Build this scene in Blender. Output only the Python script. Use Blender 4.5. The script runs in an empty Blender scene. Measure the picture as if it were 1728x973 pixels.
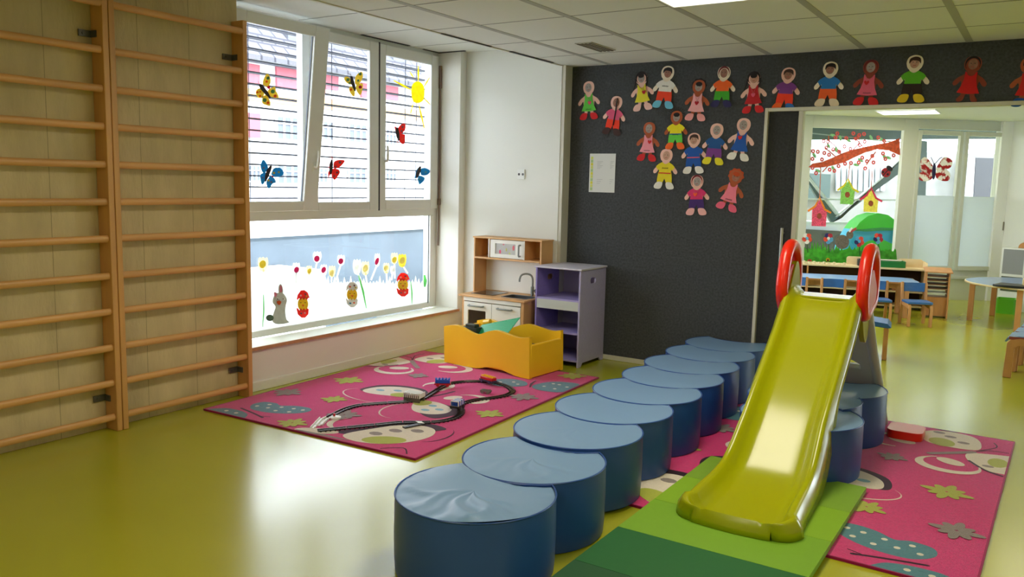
import bpy, math, random
from math import pi, sin, cos, radians as RAD
from mathutils import Vector, Matrix, geometry
random.seed(4)
SC = bpy.context.scene
COL = SC.collection
# ------------------------------------------------------------------ camera
F = 1399.2
def _rot(a, b, c):
    return (Matrix.Rotation(a, 3, 'Z') @ Matrix.Rotation(b, 3, 'X') @ Matrix.Rotation(c, 3, 'Z'))
R = _rot(0.57350964, 1.44432391, 0.02337666)
CAM = Vector((0, 0, 1.5))
cd = bpy.data.cameras.new('camera'); co = bpy.data.objects.new('camera', cd); COL.objects.link(co)
cd.sensor_width = 36; cd.lens = 36 * F / 1728; cd.clip_start = .05; cd.clip_end = 200
co.matrix_world = Matrix.Translation(CAM) @ R.to_4x4()
SC.camera = co
# ------------------------------------------------------------------ light and exposure
SC.view_settings.view_transform = 'Standard'; SC.view_settings.look = 'None'
SC.view_settings.gamma = 1; SC.view_settings.use_curve_mapping = False
SC.view_settings.exposure = -0.22
SKY = 11.0
w = bpy.data.worlds.new('overcast_sky'); SC.world = w; w.use_nodes = True
wb = w.node_tree.nodes['Background']; wb.inputs[0].default_value = (.84, .93, 1.05, 1); wb.inputs[1].default_value = SKY
try:
    SC.cycles.max_bounces = 8; SC.cycles.diffuse_bounces = 5; SC.cycles.transparent_max_bounces = 16
    SC.cycles.caustics_reflective = False; SC.cycles.caustics_refractive = False
    SC.cycles.sample_clamp_indirect = 6
except Exception: pass
def area(name, loc, rot, sx, sy, power, color=(1, 1, 1), portal=False, spread=pi):
    l = bpy.data.lights.new(name, 'AREA'); l.shape = 'RECTANGLE'; l.size = sx; l.size_y = sy
    l.energy = power; l.color = color; l.spread = spread
    if portal: l.cycles.is_portal = True
    o = bpy.data.objects.new(name, l); o.location = loc; o.rotation_euler = rot; COL.objects.link(o); return o
area('window_portal', (-4.93, 4.95, 1.5), (0, RAD(-90), 0), 2.4, 2.5, 1, portal=True)
TH = RAD(40)                                  # the angled window wall of the next room
area('window_portal_far', (-1.76 - .12 * sin(TH), 12.55 + .12 * cos(TH), 1.5), (RAD(-90), 0, TH), 3.2, 2.2, 1, portal=True)
LAMP_W = 38
sn = bpy.data.lights.new('sun', 'SUN'); sn.energy = 6; sn.angle = RAD(6); so = bpy.data.objects.new('sun', sn); COL.objects.link(so); so.rotation_euler = (0, RAD(48), RAD(8))
# ------------------------------------------------------------------ pixel -> point on a real plane
def ray(x, y): return R @ Vector(((x - 864) / F, -(y - 486.5) / F, -1))
def FL(x, y, z=0.): d = ray(x, y); return CAM + d * ((z - CAM.z) / d.z)
def WY(x, y, Y): d = ray(x, y); return CAM + d * (Y / d.y)
def WX(x, y, X): d = ray(x, y); return CAM + d * (X / d.x)
FN = Vector((-sin(TH), cos(TH), 0)); FU = Vector((cos(TH), sin(TH), 0)); FP = Vector((-.578, 13.59, 0))
def FW(x, y, off=0.):                          # point on the angled wall (offset outwards)
    d = ray(x, y); p = FP + FN * off
    return CAM + d * (FN.dot(p - CAM) / FN.dot(d))
# ------------------------------------------------------------------ materials
MATS = {}
def s2l(c):
    return tuple(((v / 255) / 12.92 if v / 255 <= .04045 else ((v / 255 + .055) / 1.055) ** 2.4) for v in c)
def mat(name, rgb, rough=.5, metal=0., noise=0., nscale=8., bump=0., bscale=40., coat=0., trans=0., emit=0., spec=.5, stretch=None, col2=None, detail=4):
    if name in MATS: return MATS[name]
    m = bpy.data.materials.new(name); m.use_nodes = True; nt = m.node_tree; N = nt.nodes; L = nt.links
    b = N['Principled BSDF']; c = s2l(rgb)
    b.inputs['Base Color'].default_value = (*c, 1); b.inputs['Roughness'].default_value = rough
    b.inputs['Metallic'].default_value = metal; b.inputs['Specular IOR Level'].default_value = spec
    b.inputs['Coat Weight'].default_value = coat; b.inputs['Coat Roughness'].default_value = .08
    tc = N.new('ShaderNodeTexCoord'); src = tc.outputs['Object']
    if stretch:
        mp = N.new('ShaderNodeMapping'); mp.inputs['Scale'].default_value = stretch; L.new(src, mp.inputs[0]); src = mp.outputs[0]
    if noise or col2:
        n = N.new('ShaderNodeTexNoise'); n.inputs['Scale'].default_value = nscale; n.inputs['Detail'].default_value = detail; L.new(src, n.inputs['Vector'])
        r = N.new('ShaderNodeValToRGB'); r.color_ramp.elements[0].position = .3; r.color_ramp.elements[1].position = .7
        c2 = s2l(col2) if col2 else tuple(min(1, v * (1 + noise)) for v in c)
        c1 = c if col2 else tuple(v * (1 - noise) for v in c)
        r.color_ramp.elements[0].color = (*c1, 1); r.color_ramp.elements[1].color = (*c2, 1)
        L.new(n.outputs[0], r.inputs[0]); L.new(r.outputs[0], b.inputs['Base Color'])
    if bump:
        n2 = N.new('ShaderNodeTexNoise'); n2.inputs['Scale'].default_value = bscale; n2.inputs['Detail'].default_value = 3; L.new(src, n2.inputs['Vector'])
        bp = N.new('ShaderNodeBump'); bp.inputs['Strength'].default_value = bump; bp.inputs['Distance'].default_value = .01
        L.new(n2.outputs[0], bp.inputs['Height']); L.new(bp.outputs[0], b.inputs['Normal'])
    if emit:
        b.inputs['Emission Color'].default_value = (*c, 1); b.inputs['Emission Strength'].default_value = emit
    if trans:                                   # thin paper or film that lets light through
        t = N.new('ShaderNodeBsdfTranslucent'); mx = N.new('ShaderNodeMixShader'); mx.inputs[0].default_value = trans
        if noise or col2: L.new(r.outputs[0], t.inputs[0])
        else: t.inputs[0].default_value = (*c, 1)
        L.new(b.outputs[0], mx.inputs[1]); L.new(t.outputs[0], mx.inputs[2]); L.new(mx.outputs[0], N['Material Output'].inputs[0])
    MATS[name] = m; return m
def glass(name, tint=(1, 1, 1), gloss=.06):
    if name in MATS: return MATS[name]
    m = bpy.data.materials.new(name); m.use_nodes = True; nt = m.node_tree; N = nt.nodes; L = nt.links
    N.remove(N['Principled BSDF'])
    t = N.new('ShaderNodeBsdfTransparent'); t.inputs[0].default_value = (*tint, 1)
    g = N.new('ShaderNodeBsdfGlossy'); g.inputs['Roughness'].default_value = .02
    mx = N.new('ShaderNodeMixShader'); mx.inputs[0].default_value = gloss
    L.new(t.outputs[0], mx.inputs[1]); L.new(g.outputs[0], mx.inputs[2]); L.new(mx.outputs[0], N['Material Output'].inputs[0])
    MATS[name] = m; return m
WHITE = mat('white_paint', (232, 232, 226), .7, bump=.05, bscale=60)
WHITE_R = mat('white_render', (226, 228, 222), .75, bump=.1, bscale=90)
PVC = mat('white_window_plastic', (228, 230, 226), .35)
CONC = mat('raw_concrete', (206, 188, 146), .85, noise=.16, nscale=5, bump=.6, bscale=45, stretch=(1, 1, .35))
CEIL = mat('ceiling_board', (222, 225, 220), .8, bump=.06, bscale=120)
CEILGRID = mat('ceiling_grid', (168, 170, 165), .6)
GAP = mat('shadow_gap', (60, 60, 66), .8)
FELT = mat('dark_felt', (72, 75, 78), .95, noise=.25, nscale=60, bump=.3, bscale=200, spec=.2)
FELT2 = mat('dark_door_felt', (60, 62, 64), .9, noise=.2, nscale=60, bump=.2, bscale=200, spec=.2)
ALU = mat('aluminium', (190, 190, 186), .35, metal=.7)
CREAM = mat('cream_trim', (205, 203, 188), .5)
SILLW = mat('sill_top', (225, 228, 215), .35)
SILLE = mat('sill_wood_edge', (186, 138, 98), .5, noise=.15, nscale=20)
BEECH = mat('beech', (205, 152, 88), .42, noise=.13, nscale=10, stretch=(1, 1, .12), bump=.03)
BEECH2 = mat('beech_rung', (214, 160, 98), .35, noise=.14, nscale=12, stretch=(1, .12, 1))
STEEL = mat('grey_steel', (110, 110, 105), .4, metal=.8)
GLASS = glass('clear_glass', gloss=.03)
# ------------------------------------------------------------------ mesh builder
def wmat(o):
    m = o.matrix_basis.copy()
    while o.parent: o = o.parent; m = o.matrix_basis @ m
    return m
class MB:
    def __init__(s): s.v = []; s.f = []; s.m = []; s.M = Matrix.Identity(4); s.k = 0
    def add(s, vs, fs):
        b = len(s.v); s.v += [tuple(s.M @ Vector(v)) for v in vs]
        s.f += [tuple(b + i for i in f) for f in fs]; s.m += [s.k] * len(fs); return s
    def box(s, a, b):
        x0, x1 = sorted((a[0], b[0])); y0, y1 = sorted((a[1], b[1])); z0, z1 = sorted((a[2], b[2]))
        return s.add([(x0, y0, z0), (x1, y0, z0), (x1, y1, z0), (x0, y1, z0), (x0, y0, z1), (x1, y0, z1), (x1, y1, z1), (x0, y1, z1)],
              [(0, 3, 2, 1), (4, 5, 6, 7), (0, 1, 5, 4), (1, 2, 6, 5), (2, 3, 7, 6), (3, 0, 4, 7)])
    def cyl(s, p0, p1, r0, r1=None, n=16, sq=1.):
        r1 = r0 if r1 is None else r1; p0 = Vector(p0); p1 = Vector(p1); d = (p1 - p0).normalized()
        u = d.cross(Vector((0, 0, 1)) if abs(d.z) < .9 else Vector((1, 0, 0))).normalized(); w_ = d.cross(u)
        vs = []
        for p, r in ((p0, r0), (p1, r1)):
            vs += [p + (u * cos(2 * pi * i / n) * sq + w_ * sin(2 * pi * i / n)) * r for i in range(n)]
        fs = [(i, (i + 1) % n, n + (i + 1) % n, n + i) for i in range(n)] + [tuple(range(n - 1, -1, -1)), tuple(range(n, 2 * n))]
        return s.add(vs, fs)
    def tube(s, pts, r, n=10, closed=False, sq=1.):
        P = [Vector(p) for p in pts]; m = len(P); vs = []; fs = []; up = Vector((0, 0, 1)); pu = None
        for i, p in enumerate(P):
            a = P[(i - 1) % m] if closed or i else p; b = P[(i + 1) % m] if closed or i < m - 1 else p
            d = (b - a).normalized()
            u = d.cross(up) if pu is None else pu - d * pu.dot(d)
            if u.length < 1e-3: u = d.cross(Vector((1, 0, 0)))
            u.normalize(); pu = u; w_ = d.cross(u); rr = r[i] if isinstance(r, (list, tuple)) else r
            vs += [p + (u * cos(2 * pi * k / n) * sq + w_ * sin(2 * pi * k / n)) * rr for k in range(n)]
        for i in range(m if closed else m - 1):
            j = (i + 1) % m
            fs += [(i * n + k, i * n + (k + 1) % n, j * n + (k + 1) % n, j * n + k) for k in range(n)]
        if not closed: fs += [tuple(range(n - 1, -1, -1)), tuple(range((m - 1) * n, m * n))]
        return s.add(vs, fs)
    def lathe(s, prof, c=(0, 0, 0), n=24):
        vs = []; fs = []
        for r, z in prof: vs += [(c[0] + r * cos(2 * pi * k / n), c[1] + r * sin(2 * pi * k / n), c[2] + z) for k in range(n)]
        for i in range(len(prof) - 1):
            fs += [(i * n + k, i * n + (k + 1) % n, (i + 1) * n + (k + 1) % n, (i + 1) * n + k) for k in range(n)]
        fs += [tuple(range(n - 1, -1, -1)), tuple(range((len(prof) - 1) * n, len(prof) * n))]
        return s.add(vs, fs)
    def poly(s, loops, t0, t1, O=(0, 0, 0), U=(1, 0, 0), V=(0, 1, 0)):
        """extrude 2D loops (outer first, then holes) from t0 to t1 along U x V"""
        if not isinstance(loops[0][0], (tuple, list, Vector)): loops = [loops]
        O = Vector(O); U = Vector(U).normalized(); V = Vector(V).normalized(); W = U.cross(V)
        L = []
        for i, lp in enumerate(loops):
            ar = sum(lp[j][0] * lp[(j + 1) % len(lp)][1] - lp[(j + 1) % len(lp)][0] * lp[j][1] for j in range(len(lp)))
            lp = list(lp)
            if (ar < 0) == (i == 0): lp.reverse()
            L.append([Vector((p[0], p[1], 0)) for p in lp])
        tri = geometry.tessellate_polygon(L); flat = [p for lp in L for p in lp]; n = len(flat)
        vs = [O + U * p.x + V * p.y + W * t0 for p in flat] + [O + U * p.x + V * p.y + W * t1 for p in flat]
        fs = []
        for t in tri:
            a, b, c = [flat[i] for i in t]; cr = (b - a).cross(c - a).z
            if abs(cr) < 1e-14: continue
            t = t if cr > 0 else t[::-1]
            fs.append((t[2], t[1], t[0])); fs.append((t[0] + n, t[1] + n, t[2] + n))
        o = 0
        for lp in L:
            k = len(lp); fs += [(o + i, o + (i + 1) % k, n + o + (i + 1) % k, n + o + i) for i in range(k)]; o += k
        return s.add(vs, fs)
    def ball(s, c, rx, ry=None, rz=None, n=12):
        ry = rx if ry is None else ry; rz = rx if rz is None else rz; m = max(6, n // 2); vs = []; fs = []
        for i in range(1, m):
            a = pi * i / m
            vs += [(c[0] + rx * sin(a) * cos(2 * pi * k / n), c[1] + ry * sin(a) * sin(2 * pi * k / n), c[2] + rz * cos(a)) for k in range(n)]
        t = len(vs); vs += [(c[0], c[1], c[2] + rz), (c[0], c[1], c[2] - rz)]
        for i in range(m - 2): fs += [(i * n + k, (i + 1) * n + k, (i + 1) * n + (k + 1) % n, i * n + (k + 1) % n) for k in range(n)]
        fs += [(t, k, (k + 1) % n) for k in range(n)] + [(t + 1, (m - 2) * n + (k + 1) % n, (m - 2) * n + k) for k in range(n)]
        return s.add(vs, fs)
    def build(s, name, mats, parent=None, bevel=0, seg=2, smooth=38, local=False, origin=None, sub=0):
        if not isinstance(mats, (list, tuple)): mats = [mats]
        me = bpy.data.meshes.new(name); o = bpy.data.objects.new(name, me); COL.objects.link(o)
        vs = [Vector(v) for v in s.v]
        if parent:
            o.parent = parent
            if not local: inv = wmat(parent).inverted(); vs = [inv @ v for v in vs]
        elif origin is not None: o.location = origin; vs = [v - Vector(origin) for v in vs]
        elif not local:
            xs = [v.x for v in vs]; ys = [v.y for v in vs]; zs = [v.z for v in vs]
            og = Vector(((min(xs) + max(xs)) / 2, (min(ys) + max(ys)) / 2, min(zs))); o.location = og; vs = [v - og for v in vs]
        me.from_pydata([tuple(v) for v in vs], [], s.f); me.polygons.foreach_set('material_index', s.m)
        for m in mats: me.materials.append(m)
        me.update(); me.validate()
        if smooth:
            me.polygons.foreach_set('use_smooth', [True] * len(me.polygons)); me.set_sharp_from_angle(angle=RAD(smooth))
        if bevel:
            b = o.modifiers.new('bevel', 'BEVEL'); b.width = bevel; b.segments = seg; b.limit_method = 'ANGLE'; b.angle_limit = RAD(35)
        if sub:
            b = o.modifiers.new('subdivision', 'SUBSURF'); b.levels = sub; b.render_levels = sub
        return o
def tag(o, label, cat, group=None):
    o['label'] = label; o['category'] = cat
    if group: o['group'] = group
    return o
def thing(name, loc, label, cat, group=None, rz=0.):
    o = bpy.data.objects.new(name, None); o.empty_display_size = .05; COL.objects.link(o)
    o.location = loc; o.rotation_euler = (0, 0, rz); return tag(o, label, cat, group)
def struct(o): o['kind'] = 'structure'; return o
KIDS = {}
def dup(root, loc, rz=None, label=None, group=None):
    r = root.copy(); COL.objects.link(r); r.location = loc
    if rz is not None: r.rotation_euler = (0, 0, rz)
    if label: r['label'] = label
    if group: r['group'] = group
    for ch in [o for o in COL.objects if o.parent == root]:
        c = ch.copy(); COL.objects.link(c); c.parent = r
        for g in [o for o in COL.objects if o.parent == ch]:
            d = g.copy(); COL.objects.link(d); d.parent = c
    return r
def ell(cx, cy, rx, ry, rot=0, n=28, a0=0, a1=360):
    c, s_ = cos(RAD(rot)), sin(RAD(rot)); out = []
    k = n if a1 - a0 >= 360 else n + 1
    for i in range(k):
        a = RAD(a0 + (a1 - a0) * i / n); x, y = rx * cos(a), ry * sin(a); out.append((cx + x * c - y * s_, cy + x * s_ + y * c))
    return out
def band(cx, cy, rx, ry, t, a0, a1, rot=0, n=24):                # tapering arc
    c, s_ = cos(RAD(rot)), sin(RAD(rot)); o = []; inn = []
    for i in range(n + 1):
        f = i / n; a = RAD(a0 + (a1 - a0) * f); k = t * sin(pi * min(max(f, .06), .94))
        for lst, e in ((o, k / 2), (inn, -k / 2)):
            x, y = (rx + e) * cos(a), (ry + e) * sin(a); lst.append((cx + x * c - y * s_, cy + x * s_ + y * c))
    return o + inn[::-1]
def stroke(pts, w_):
    P = [Vector(p) for p in pts]; l = []; r = []
    for i, p in enumerate(P):
        d = (P[min(i + 1, len(P) - 1)] - P[max(i - 1, 0)]).normalized(); n = Vector((-d.y, d.x))
        ww = w_[i] if isinstance(w_, (list, tuple)) else w_
        l.append(tuple(p + n * ww / 2)); r.append(tuple(p - n * ww / 2))
    return l + r[::-1]
def spline(pts, n=8, closed=False):
    P = [Vector(p) for p in pts]; m = len(P); out = []
    for i in range(m if closed else m - 1):
        p0 = P[(i - 1) % m] if closed or i else P[i]; p1 = P[i]; p2 = P[(i + 1) % m]; p3 = P[(i + 2) % m] if closed or i + 2 < m else p2
        for k in range(n):
            t = k / n
            out.append(.5 * ((2 * p1) + (p2 - p0) * t + (2 * p0 - 5 * p1 + 4 * p2 - p3) * t * t + (3 * p1 - p0 - 3 * p2 + p3) * t ** 3))
    if not closed: out.append(P[-1])
    return [tuple(v) for v in out]
def rrect(x0, y0, x1, y1, r, n=5):
    o = []
    for cx, cy, a in ((x1 - r, y0 + r, -90), (x1 - r, y1 - r, 0), (x0 + r, y1 - r, 90), (x0 + r, y0 + r, 180)):
        o += [(cx + r * cos(RAD(a + 90 * i / n)), cy + r * sin(RAD(a + 90 * i / n))) for i in range(n + 1)]
    return o
# ================================================================== SETTING
XW, XG = -4.606, -4.85        # wall face, window plane
YD, YK = 6.404, 6.28          # dark wall, white wall behind the toy kitchen
ZC, ZU = 2.5, 2.67            # lowered ceiling, ceiling beside the window
XE, YB = 3.2, -2.6            # unseen side and back walls
def floor_material():
    m = bpy.data.materials.new('lime_linoleum'); m.use_nodes = True; nt = m.node_tree; N = nt.nodes; L = nt.links; b = N['Principled BSDF']
    tc = N.new('ShaderNodeTexCoord')
    n = N.new('ShaderNodeTexNoise'); n.inputs['Scale'].default_value = 1.6; n.inputs['Detail'].default_value = 1; n.inputs['Distortion'].default_value = 0
    L.new(tc.outputs['Object'], n.inputs['Vector'])
    r = N.new('ShaderNodeValToRGB'); e = r.color_ramp.elements; e[0].position = .1; e[1].position = .9
    e[0].color = (*s2l((166, 168, 28)), 1); e[1].color = (*s2l((176, 177, 44)), 1)
    L.new(n.outputs[0], r.inputs[0]); L.new(r.outputs[0], b.inputs['Base Color'])
    n2 = N.new('ShaderNodeTexNoise'); n2.inputs['Scale'].default_value = 1.3; n2.inputs['Detail'].default_value = 4; L.new(tc.outputs['Object'], n2.inputs['Vector'])
    mr = N.new('ShaderNodeMapRange'); mr.inputs['To Min'].default_value = .21; mr.inputs['To Max'].default_value = .27
    b.inputs['Roughness'].default_value = .24
    b.inputs['Specular IOR Level'].default_value = .9; b.inputs['Coat Weight'].default_value = .28; b.inputs['Coat Roughness'].default_value = .22; b.inputs['Coat IOR'].default_value = 1.6
    return m
LINO = floor_material()
struct(MB().box((-5.1, YB - .1, -.1), (5.5, 17, 0)).build('floor', LINO, origin=(0, 0, 0)))
# left wall: concrete up to the window reveal, then parapet below the window
YR = 3.72
struct(MB().box((-5.02, YB, 0), (XW, YR, ZU)).build('wall_left', CONC, origin=(XW, 0, 0)))
struct(MB().box((-4.90, YR, 0), (XW, 6.19, .298)).build('wall_left_parapet', WHITE))
struct(MB().box((-5.02, 6.19, 0), (XW, YK + .05, ZU)).build('wall_left_corner', WHITE))
struct(MB().box((-5.02, YR, 2.668), (XG, 6.19, 2.9)).build('wall_left_lintel', WHITE))
struct(MB().box((XW - .01, 3.7, 0), (XW + .012, 6.27, .068)).build('baseboard_left', WHITE, bevel=.004))
sill = MB().box((-4.80, YR, .298), (XW + .025, 6.188, .322)); o = struct(sill.build('trim_1', [SILLW, SILLE], bevel=.003))
struct(MB().box((XW + .0255, YR, .297), (XW + .03, 6.188, .321)).build('trim_2', SILLE))
# back white wall and dark felt partition
struct(MB().box((-5.02, YK, 0), (-3.60, YD + .1, ZU)).build('wall_back_white', WHITE_R))
struct(MB().box((-3.60, YK + .005, 0), (-3.568, YD, ZC)).build('trim_3', CREAM))
dw = MB().box((-3.6, YD, 0), (-1.885, YD + .09, ZC)).box((-1.885, YD, 2.105), (2.2, YD + .09, ZC)).box((2.2, YD, 0), (XE, YD + .09, ZC))
struct(dw.build('wall_back', FELT, origin=(0, YD, 0)))
struct(MB().box((-3.2, YD - .012, 0), (-1.9, YD, .042)).build('baseboard_back', CREAM, bevel=.003))
# sliding door frame, leaf, handle
fr = MB().box((-1.887, YD - .022, 0), (-1.862, YD + .06, 2.105)).box((-1.862, YD - .022, 2.078), (2.2, YD + .06, 2.105))
struct(fr.build('trim_4', CREAM, bevel=.003))
dr = struct(MB().box((-1.862, YD + .012, .005), (-1.640, YD + .05, 2.078)).build('door_1', FELT2))
MB().box((-1.640, YD - .004, .005), (-1.605, YD + .055, 2.078)).build('door_edge', CREAM, dr, bevel=.003)
h = MB().cyl((-1.70, YD - .035, .78), (-1.70, YD - .035, 1.21), .011).cyl((-1.70, YD - .035, .82), (-1.70, YD + .012, .82), .008).cyl((-1.70, YD - .035, 1.17), (-1.70, YD + .012, 1.17), .008)
h.build('handle', ALU, dr)
# ceilings
struct(MB().box((-3.6, YB, ZC), (5.5, 17, ZC + .06)).build('ceiling', CEIL, origin=(0, 0, ZC)))
struct(MB().box((-5.02, YB, ZU), (-3.56, YD + .1, ZU + .05)).build('ceiling_window_side', CEIL))
struct(MB().box((-3.6, YB, ZC + .06), (-3.58, YD, ZU)).build('trim_5', CEIL))
struct(MB().box((-3.618, YB, ZC - .006), (-3.596, YD, ZC + .07)).build('trim_6', CREAM))
g = MB()
xs = [-3.204 + .661 * i for i in range(10)]
for x in xs: g.box((x - .022, YB, ZC - .002), (x + .022, YD, ZC + .01))
struct(g.build('trim_7', CEILGRID))
g = MB()
ysl = [5.82 - .668 * i for i in range(13)]
for y in ysl:
    g.box((-3.596, y - .005, ZC - .0012), (XE, y + .005, ZC + .01))
    g.box((-4.9, y - .004, ZU - .0015), (-3.6, y + .004, ZU + .01))
g.box((-4.22, YB, ZU - .0012), (-4.212, YK, ZU + .01)); g.box((-3.95, YB, ZC + .1), (-3.949, YB + .01, ZC + .11))
struct(g.build('trim_8', mat('ceiling_line', (140, 142, 140), .7)))
g = MB().box((-4.86, 5.15, ZU - .004), (-4.83, 5.75, ZU + .01)).box((-4.86, 5.95, ZU - .004), (-4.84, 6.19, ZU + .01))
g.box((-4.85, 6.165, ZU - .006), (-4.55, 6.19, ZU + .01)).box((-3.60, 5.45, ZC - .007), (-3.575, 6.1, ZC - .003)).box((-3.60, 4.6, ZC - .007), (-3.585, 5.2, ZC - .003))
struct(g.build('trim_9', GAP))
# unseen walls of this room
struct(MB().box((-5.02, YB - .1, 0), (XE, YB, ZU)).build('wall_front', WHITE))
struct(MB().box((XE, YB, 0), (XE + .1, YD + .1, ZC)).build('wall_right', WHITE))
# ceiling lamps
LAMP = mat('lamp_diffuser', (255, 252, 242), .5, emit=3.6)
def lamp(x0, y0, x1, y1, label, watts, z=ZC):
    t = thing('ceiling_lamp', ((x0 + x1) / 2, (y0 + y1) / 2, z - .012), label, 'lamp', 'flat panel lamps in the ceiling')
    MB().box((x0, y0, z - .010), (x1, y1, z - .003)).build('diffuser', LAMP, t)
    m = MB()
    for a, b in (((x0 - .012, y0 - .012), (x1 + .012, y0)), ((x0 - .012, y1), (x1 + .012, y1 + .012)), ((x0 - .012, y0), (x0, y1)), ((x1, y0), (x1 + .012, y1))):
        m.box((*a, z - .014), (*b, z - .002))
    m.build('frame', PVC, t)
    l = area('lamp_light', (0, 0, -.012), (0, 0, 0), x1 - x0, y1 - y0, watts, (1, .88, .66)); l.parent = t
lamp(-1.86, 3.18, -1.24, 4.47, 'lit flat ceiling panel above the green slide, cut by the top edge of the photo', LAMP_W)
lamp(-1.86, -.8, -1.24, .5, 'added unseen ceiling light panel behind the viewer on the window side', LAMP_W * .8)  # unseen panel, added to light the room from behind
lamp(.8, 1.2, 1.42, 2.5, 'added unseen ceiling light panel on the side away from the windows', LAMP_W * .6)  # second added panel out of view, fill for the darker side
t = thing('ceiling_vent', (-2.9, 5.53, ZC - .01), 'slotted grey air vent in the ceiling tile near the dark wall', 'vent')
MB().box((-2.965, 5.34, ZC - .006), (-2.83, 5.73, ZC - .001)).build('frame', mat('vent_frame', (196, 196, 186), .5), t)
for i in range(4): MB().box((-2.955 + i * .032, 5.35, ZC - .010), (-2.94 + i * .032, 5.72, ZC - .006)).build('slot', mat('vent_slot', (120, 118, 108), .6), t)
# ------------------------------------------------------------------ big window (upper three sashes, lower fixed pane)
def rect_frame(m, y0, z0, y1, z1, wl, wr, wb, wt, xa, xb):
    m.box((xa, y0, z0), (xb, y0 + wl, z1)); m.box((xa, y1 - wr, z0), (xb, y1, z1))
    m.box((xa, y0 + wl, z0), (xb, y1 - wr, z0 + wb)); m.box((xa, y0 + wl, z1 - wt), (xb, y1 - wr, z1))
win = struct(thing('window_1', (XG, 4.95, .32), 'x', 'x'))
del win['label']; del win['category']
m = MB(); rect_frame(m, YR, .318, 6.188, 2.668, .06, .09, .05, .06, -4.93, -4.862)
m.box((-4.93, YR, 1.18), (-4.858, 6.15, 1.262)); m.box((-4.93, 4.53, 1.26), (-4.862, 4.66, 2.62)); m.box((-4.93, 5.33, 1.26), (-4.862, 5.40, 2.62))
m.build('window_frame', PVC, win, bevel=.004)
m = MB(); rect_frame(m, 5.365, 1.245, 6.165, 2.635, .08, .105, .085, .09, -4.87, -4.835); m.build('sash', PVC, win, bevel=.006)
m = MB(); rect_frame(m, 4.60, 1.245, 5.355, 2.635, .06, .11, .07, .08, -4.87, -4.835); m.build('sash', PVC, win, bevel=.006)
MB().box((-4.838, 5.352, 1.24), (-4.8345, 5.368, 2.64)).build('seam', GAP, win)
sash1 = bpy.data.objects.new('tilted_sash', None); COL.objects.link(sash1); sash1.parent = win
sash1.location = Vector((-4.85, 4.0, 1.25)) - win.location; sash1.rotation_euler = (0, RAD(6.2), 0)
m = MB()
for a in ((-.015, -.25, 0, .018, -.13, 1.38), (-.015, .50, 0, .018, .64, 1.38), (-.015, -.13, 0, .018, .50, .075), (-.015, -.13, 1.30, .018, .50, 1.38)): m.box(a[:3], a[3:])
m.build('sash', PVC, sash1, bevel=.006, local=True)
MB().box((-.004, -.13, .075), (0, .50, 1.30)).build('glass_pane', GLASS, sash1, local=True)
MB().box((-.018, .494, .07), (-.006, .502, 1.305)).build('gasket', mat('gasket', (90, 98, 110), .5), sash1, local=True)
def hd(root, y, z, local):
    m = MB().tube([(.018, y, z), (.055, y, z), (.06, y, z + .02), (.06, y + .004, z + .08), (.055, y + .002, z + .13)], [.010, .010, .011, .010, .008], n=8)
    m.box((.016, y - .014, z - .035), (.024, y + .014, z + .035)); return m
hd(sash1, .575, .34, True).build('handle', PVC, sash1, local=True)
m = hd(None, 0, 0, True); m.v = [(v[0] - 4.853, v[1] + 5.42, v[2] + 1.66) for v in m.v]; m.build('handle', PVC, win)
m = MB().box((-4.856, 5.445, 1.33), (-4.852, 6.06, 2.545)); m.box((-4.856, 4.66, 1.315), (-4.852, 5.245, 2.555)); m.box((-4.90, YR + .06, .368), (-4.896, 6.1, 1.18))
m.build('glass_pane', GLASS, win)
m = MB().box((-4.842, 6.075, 1.30), (-4.838, 6.087, 2.57)).box((-4.8595, 6.062, .36), (-4.857, 6.074, 1.185)).build('gasket', MATS['gasket'], win)
m = MB().tube([(-4.83, 6.175, .9), (-4.825, 6.177, 1.6), (-4.83, 6.175, 2.5)], .007, n=8); m.box((-4.85, 6.165, 1.28), (-4.815, 6.186, 1.34)); m.box((-4.85, 6.165, 2.35), (-4.815, 6.186, 2.55))
m.build('hinge', mat('hinge_brown', (120, 100, 88), .5), win)
# outside blind
blind = thing('window_blind', (-5.08, 5.0, 1.3), 'grey horizontal slat blind outside the upper window panes', 'blind')
SL = mat('blind_slat', (84, 88, 102), .6)
for i in range(16):
    z = 1.335 + i * .0845
    o = MB().poly([(-.035, -.001), (-.03, .009), (.03, .012), (.035, .001), (.03, .003), (-.03, .002)], -1.26, 1.27, (0, 0, 0), (1, 0, 0), (0, 0, 1)).build('slat', SL, blind, local=True)
    o.location = (0, 0, z - 1.3); o.rotation_euler = (0, RAD(3 + random.uniform(-2, 2)), 0)
m = MB().box((-5.12, 6.26, 1.28), (-5.05, 6.285, 2.66)); m.build('guide_rail', PVC, blind)
m = MB()
for y in (4.2, 5.05, 5.98, 6.14): m.cyl((-5.08, y, 1.3), (-5.08, y, 2.64), .0035, n=6)
m.build('cord', SL, blind)
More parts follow.
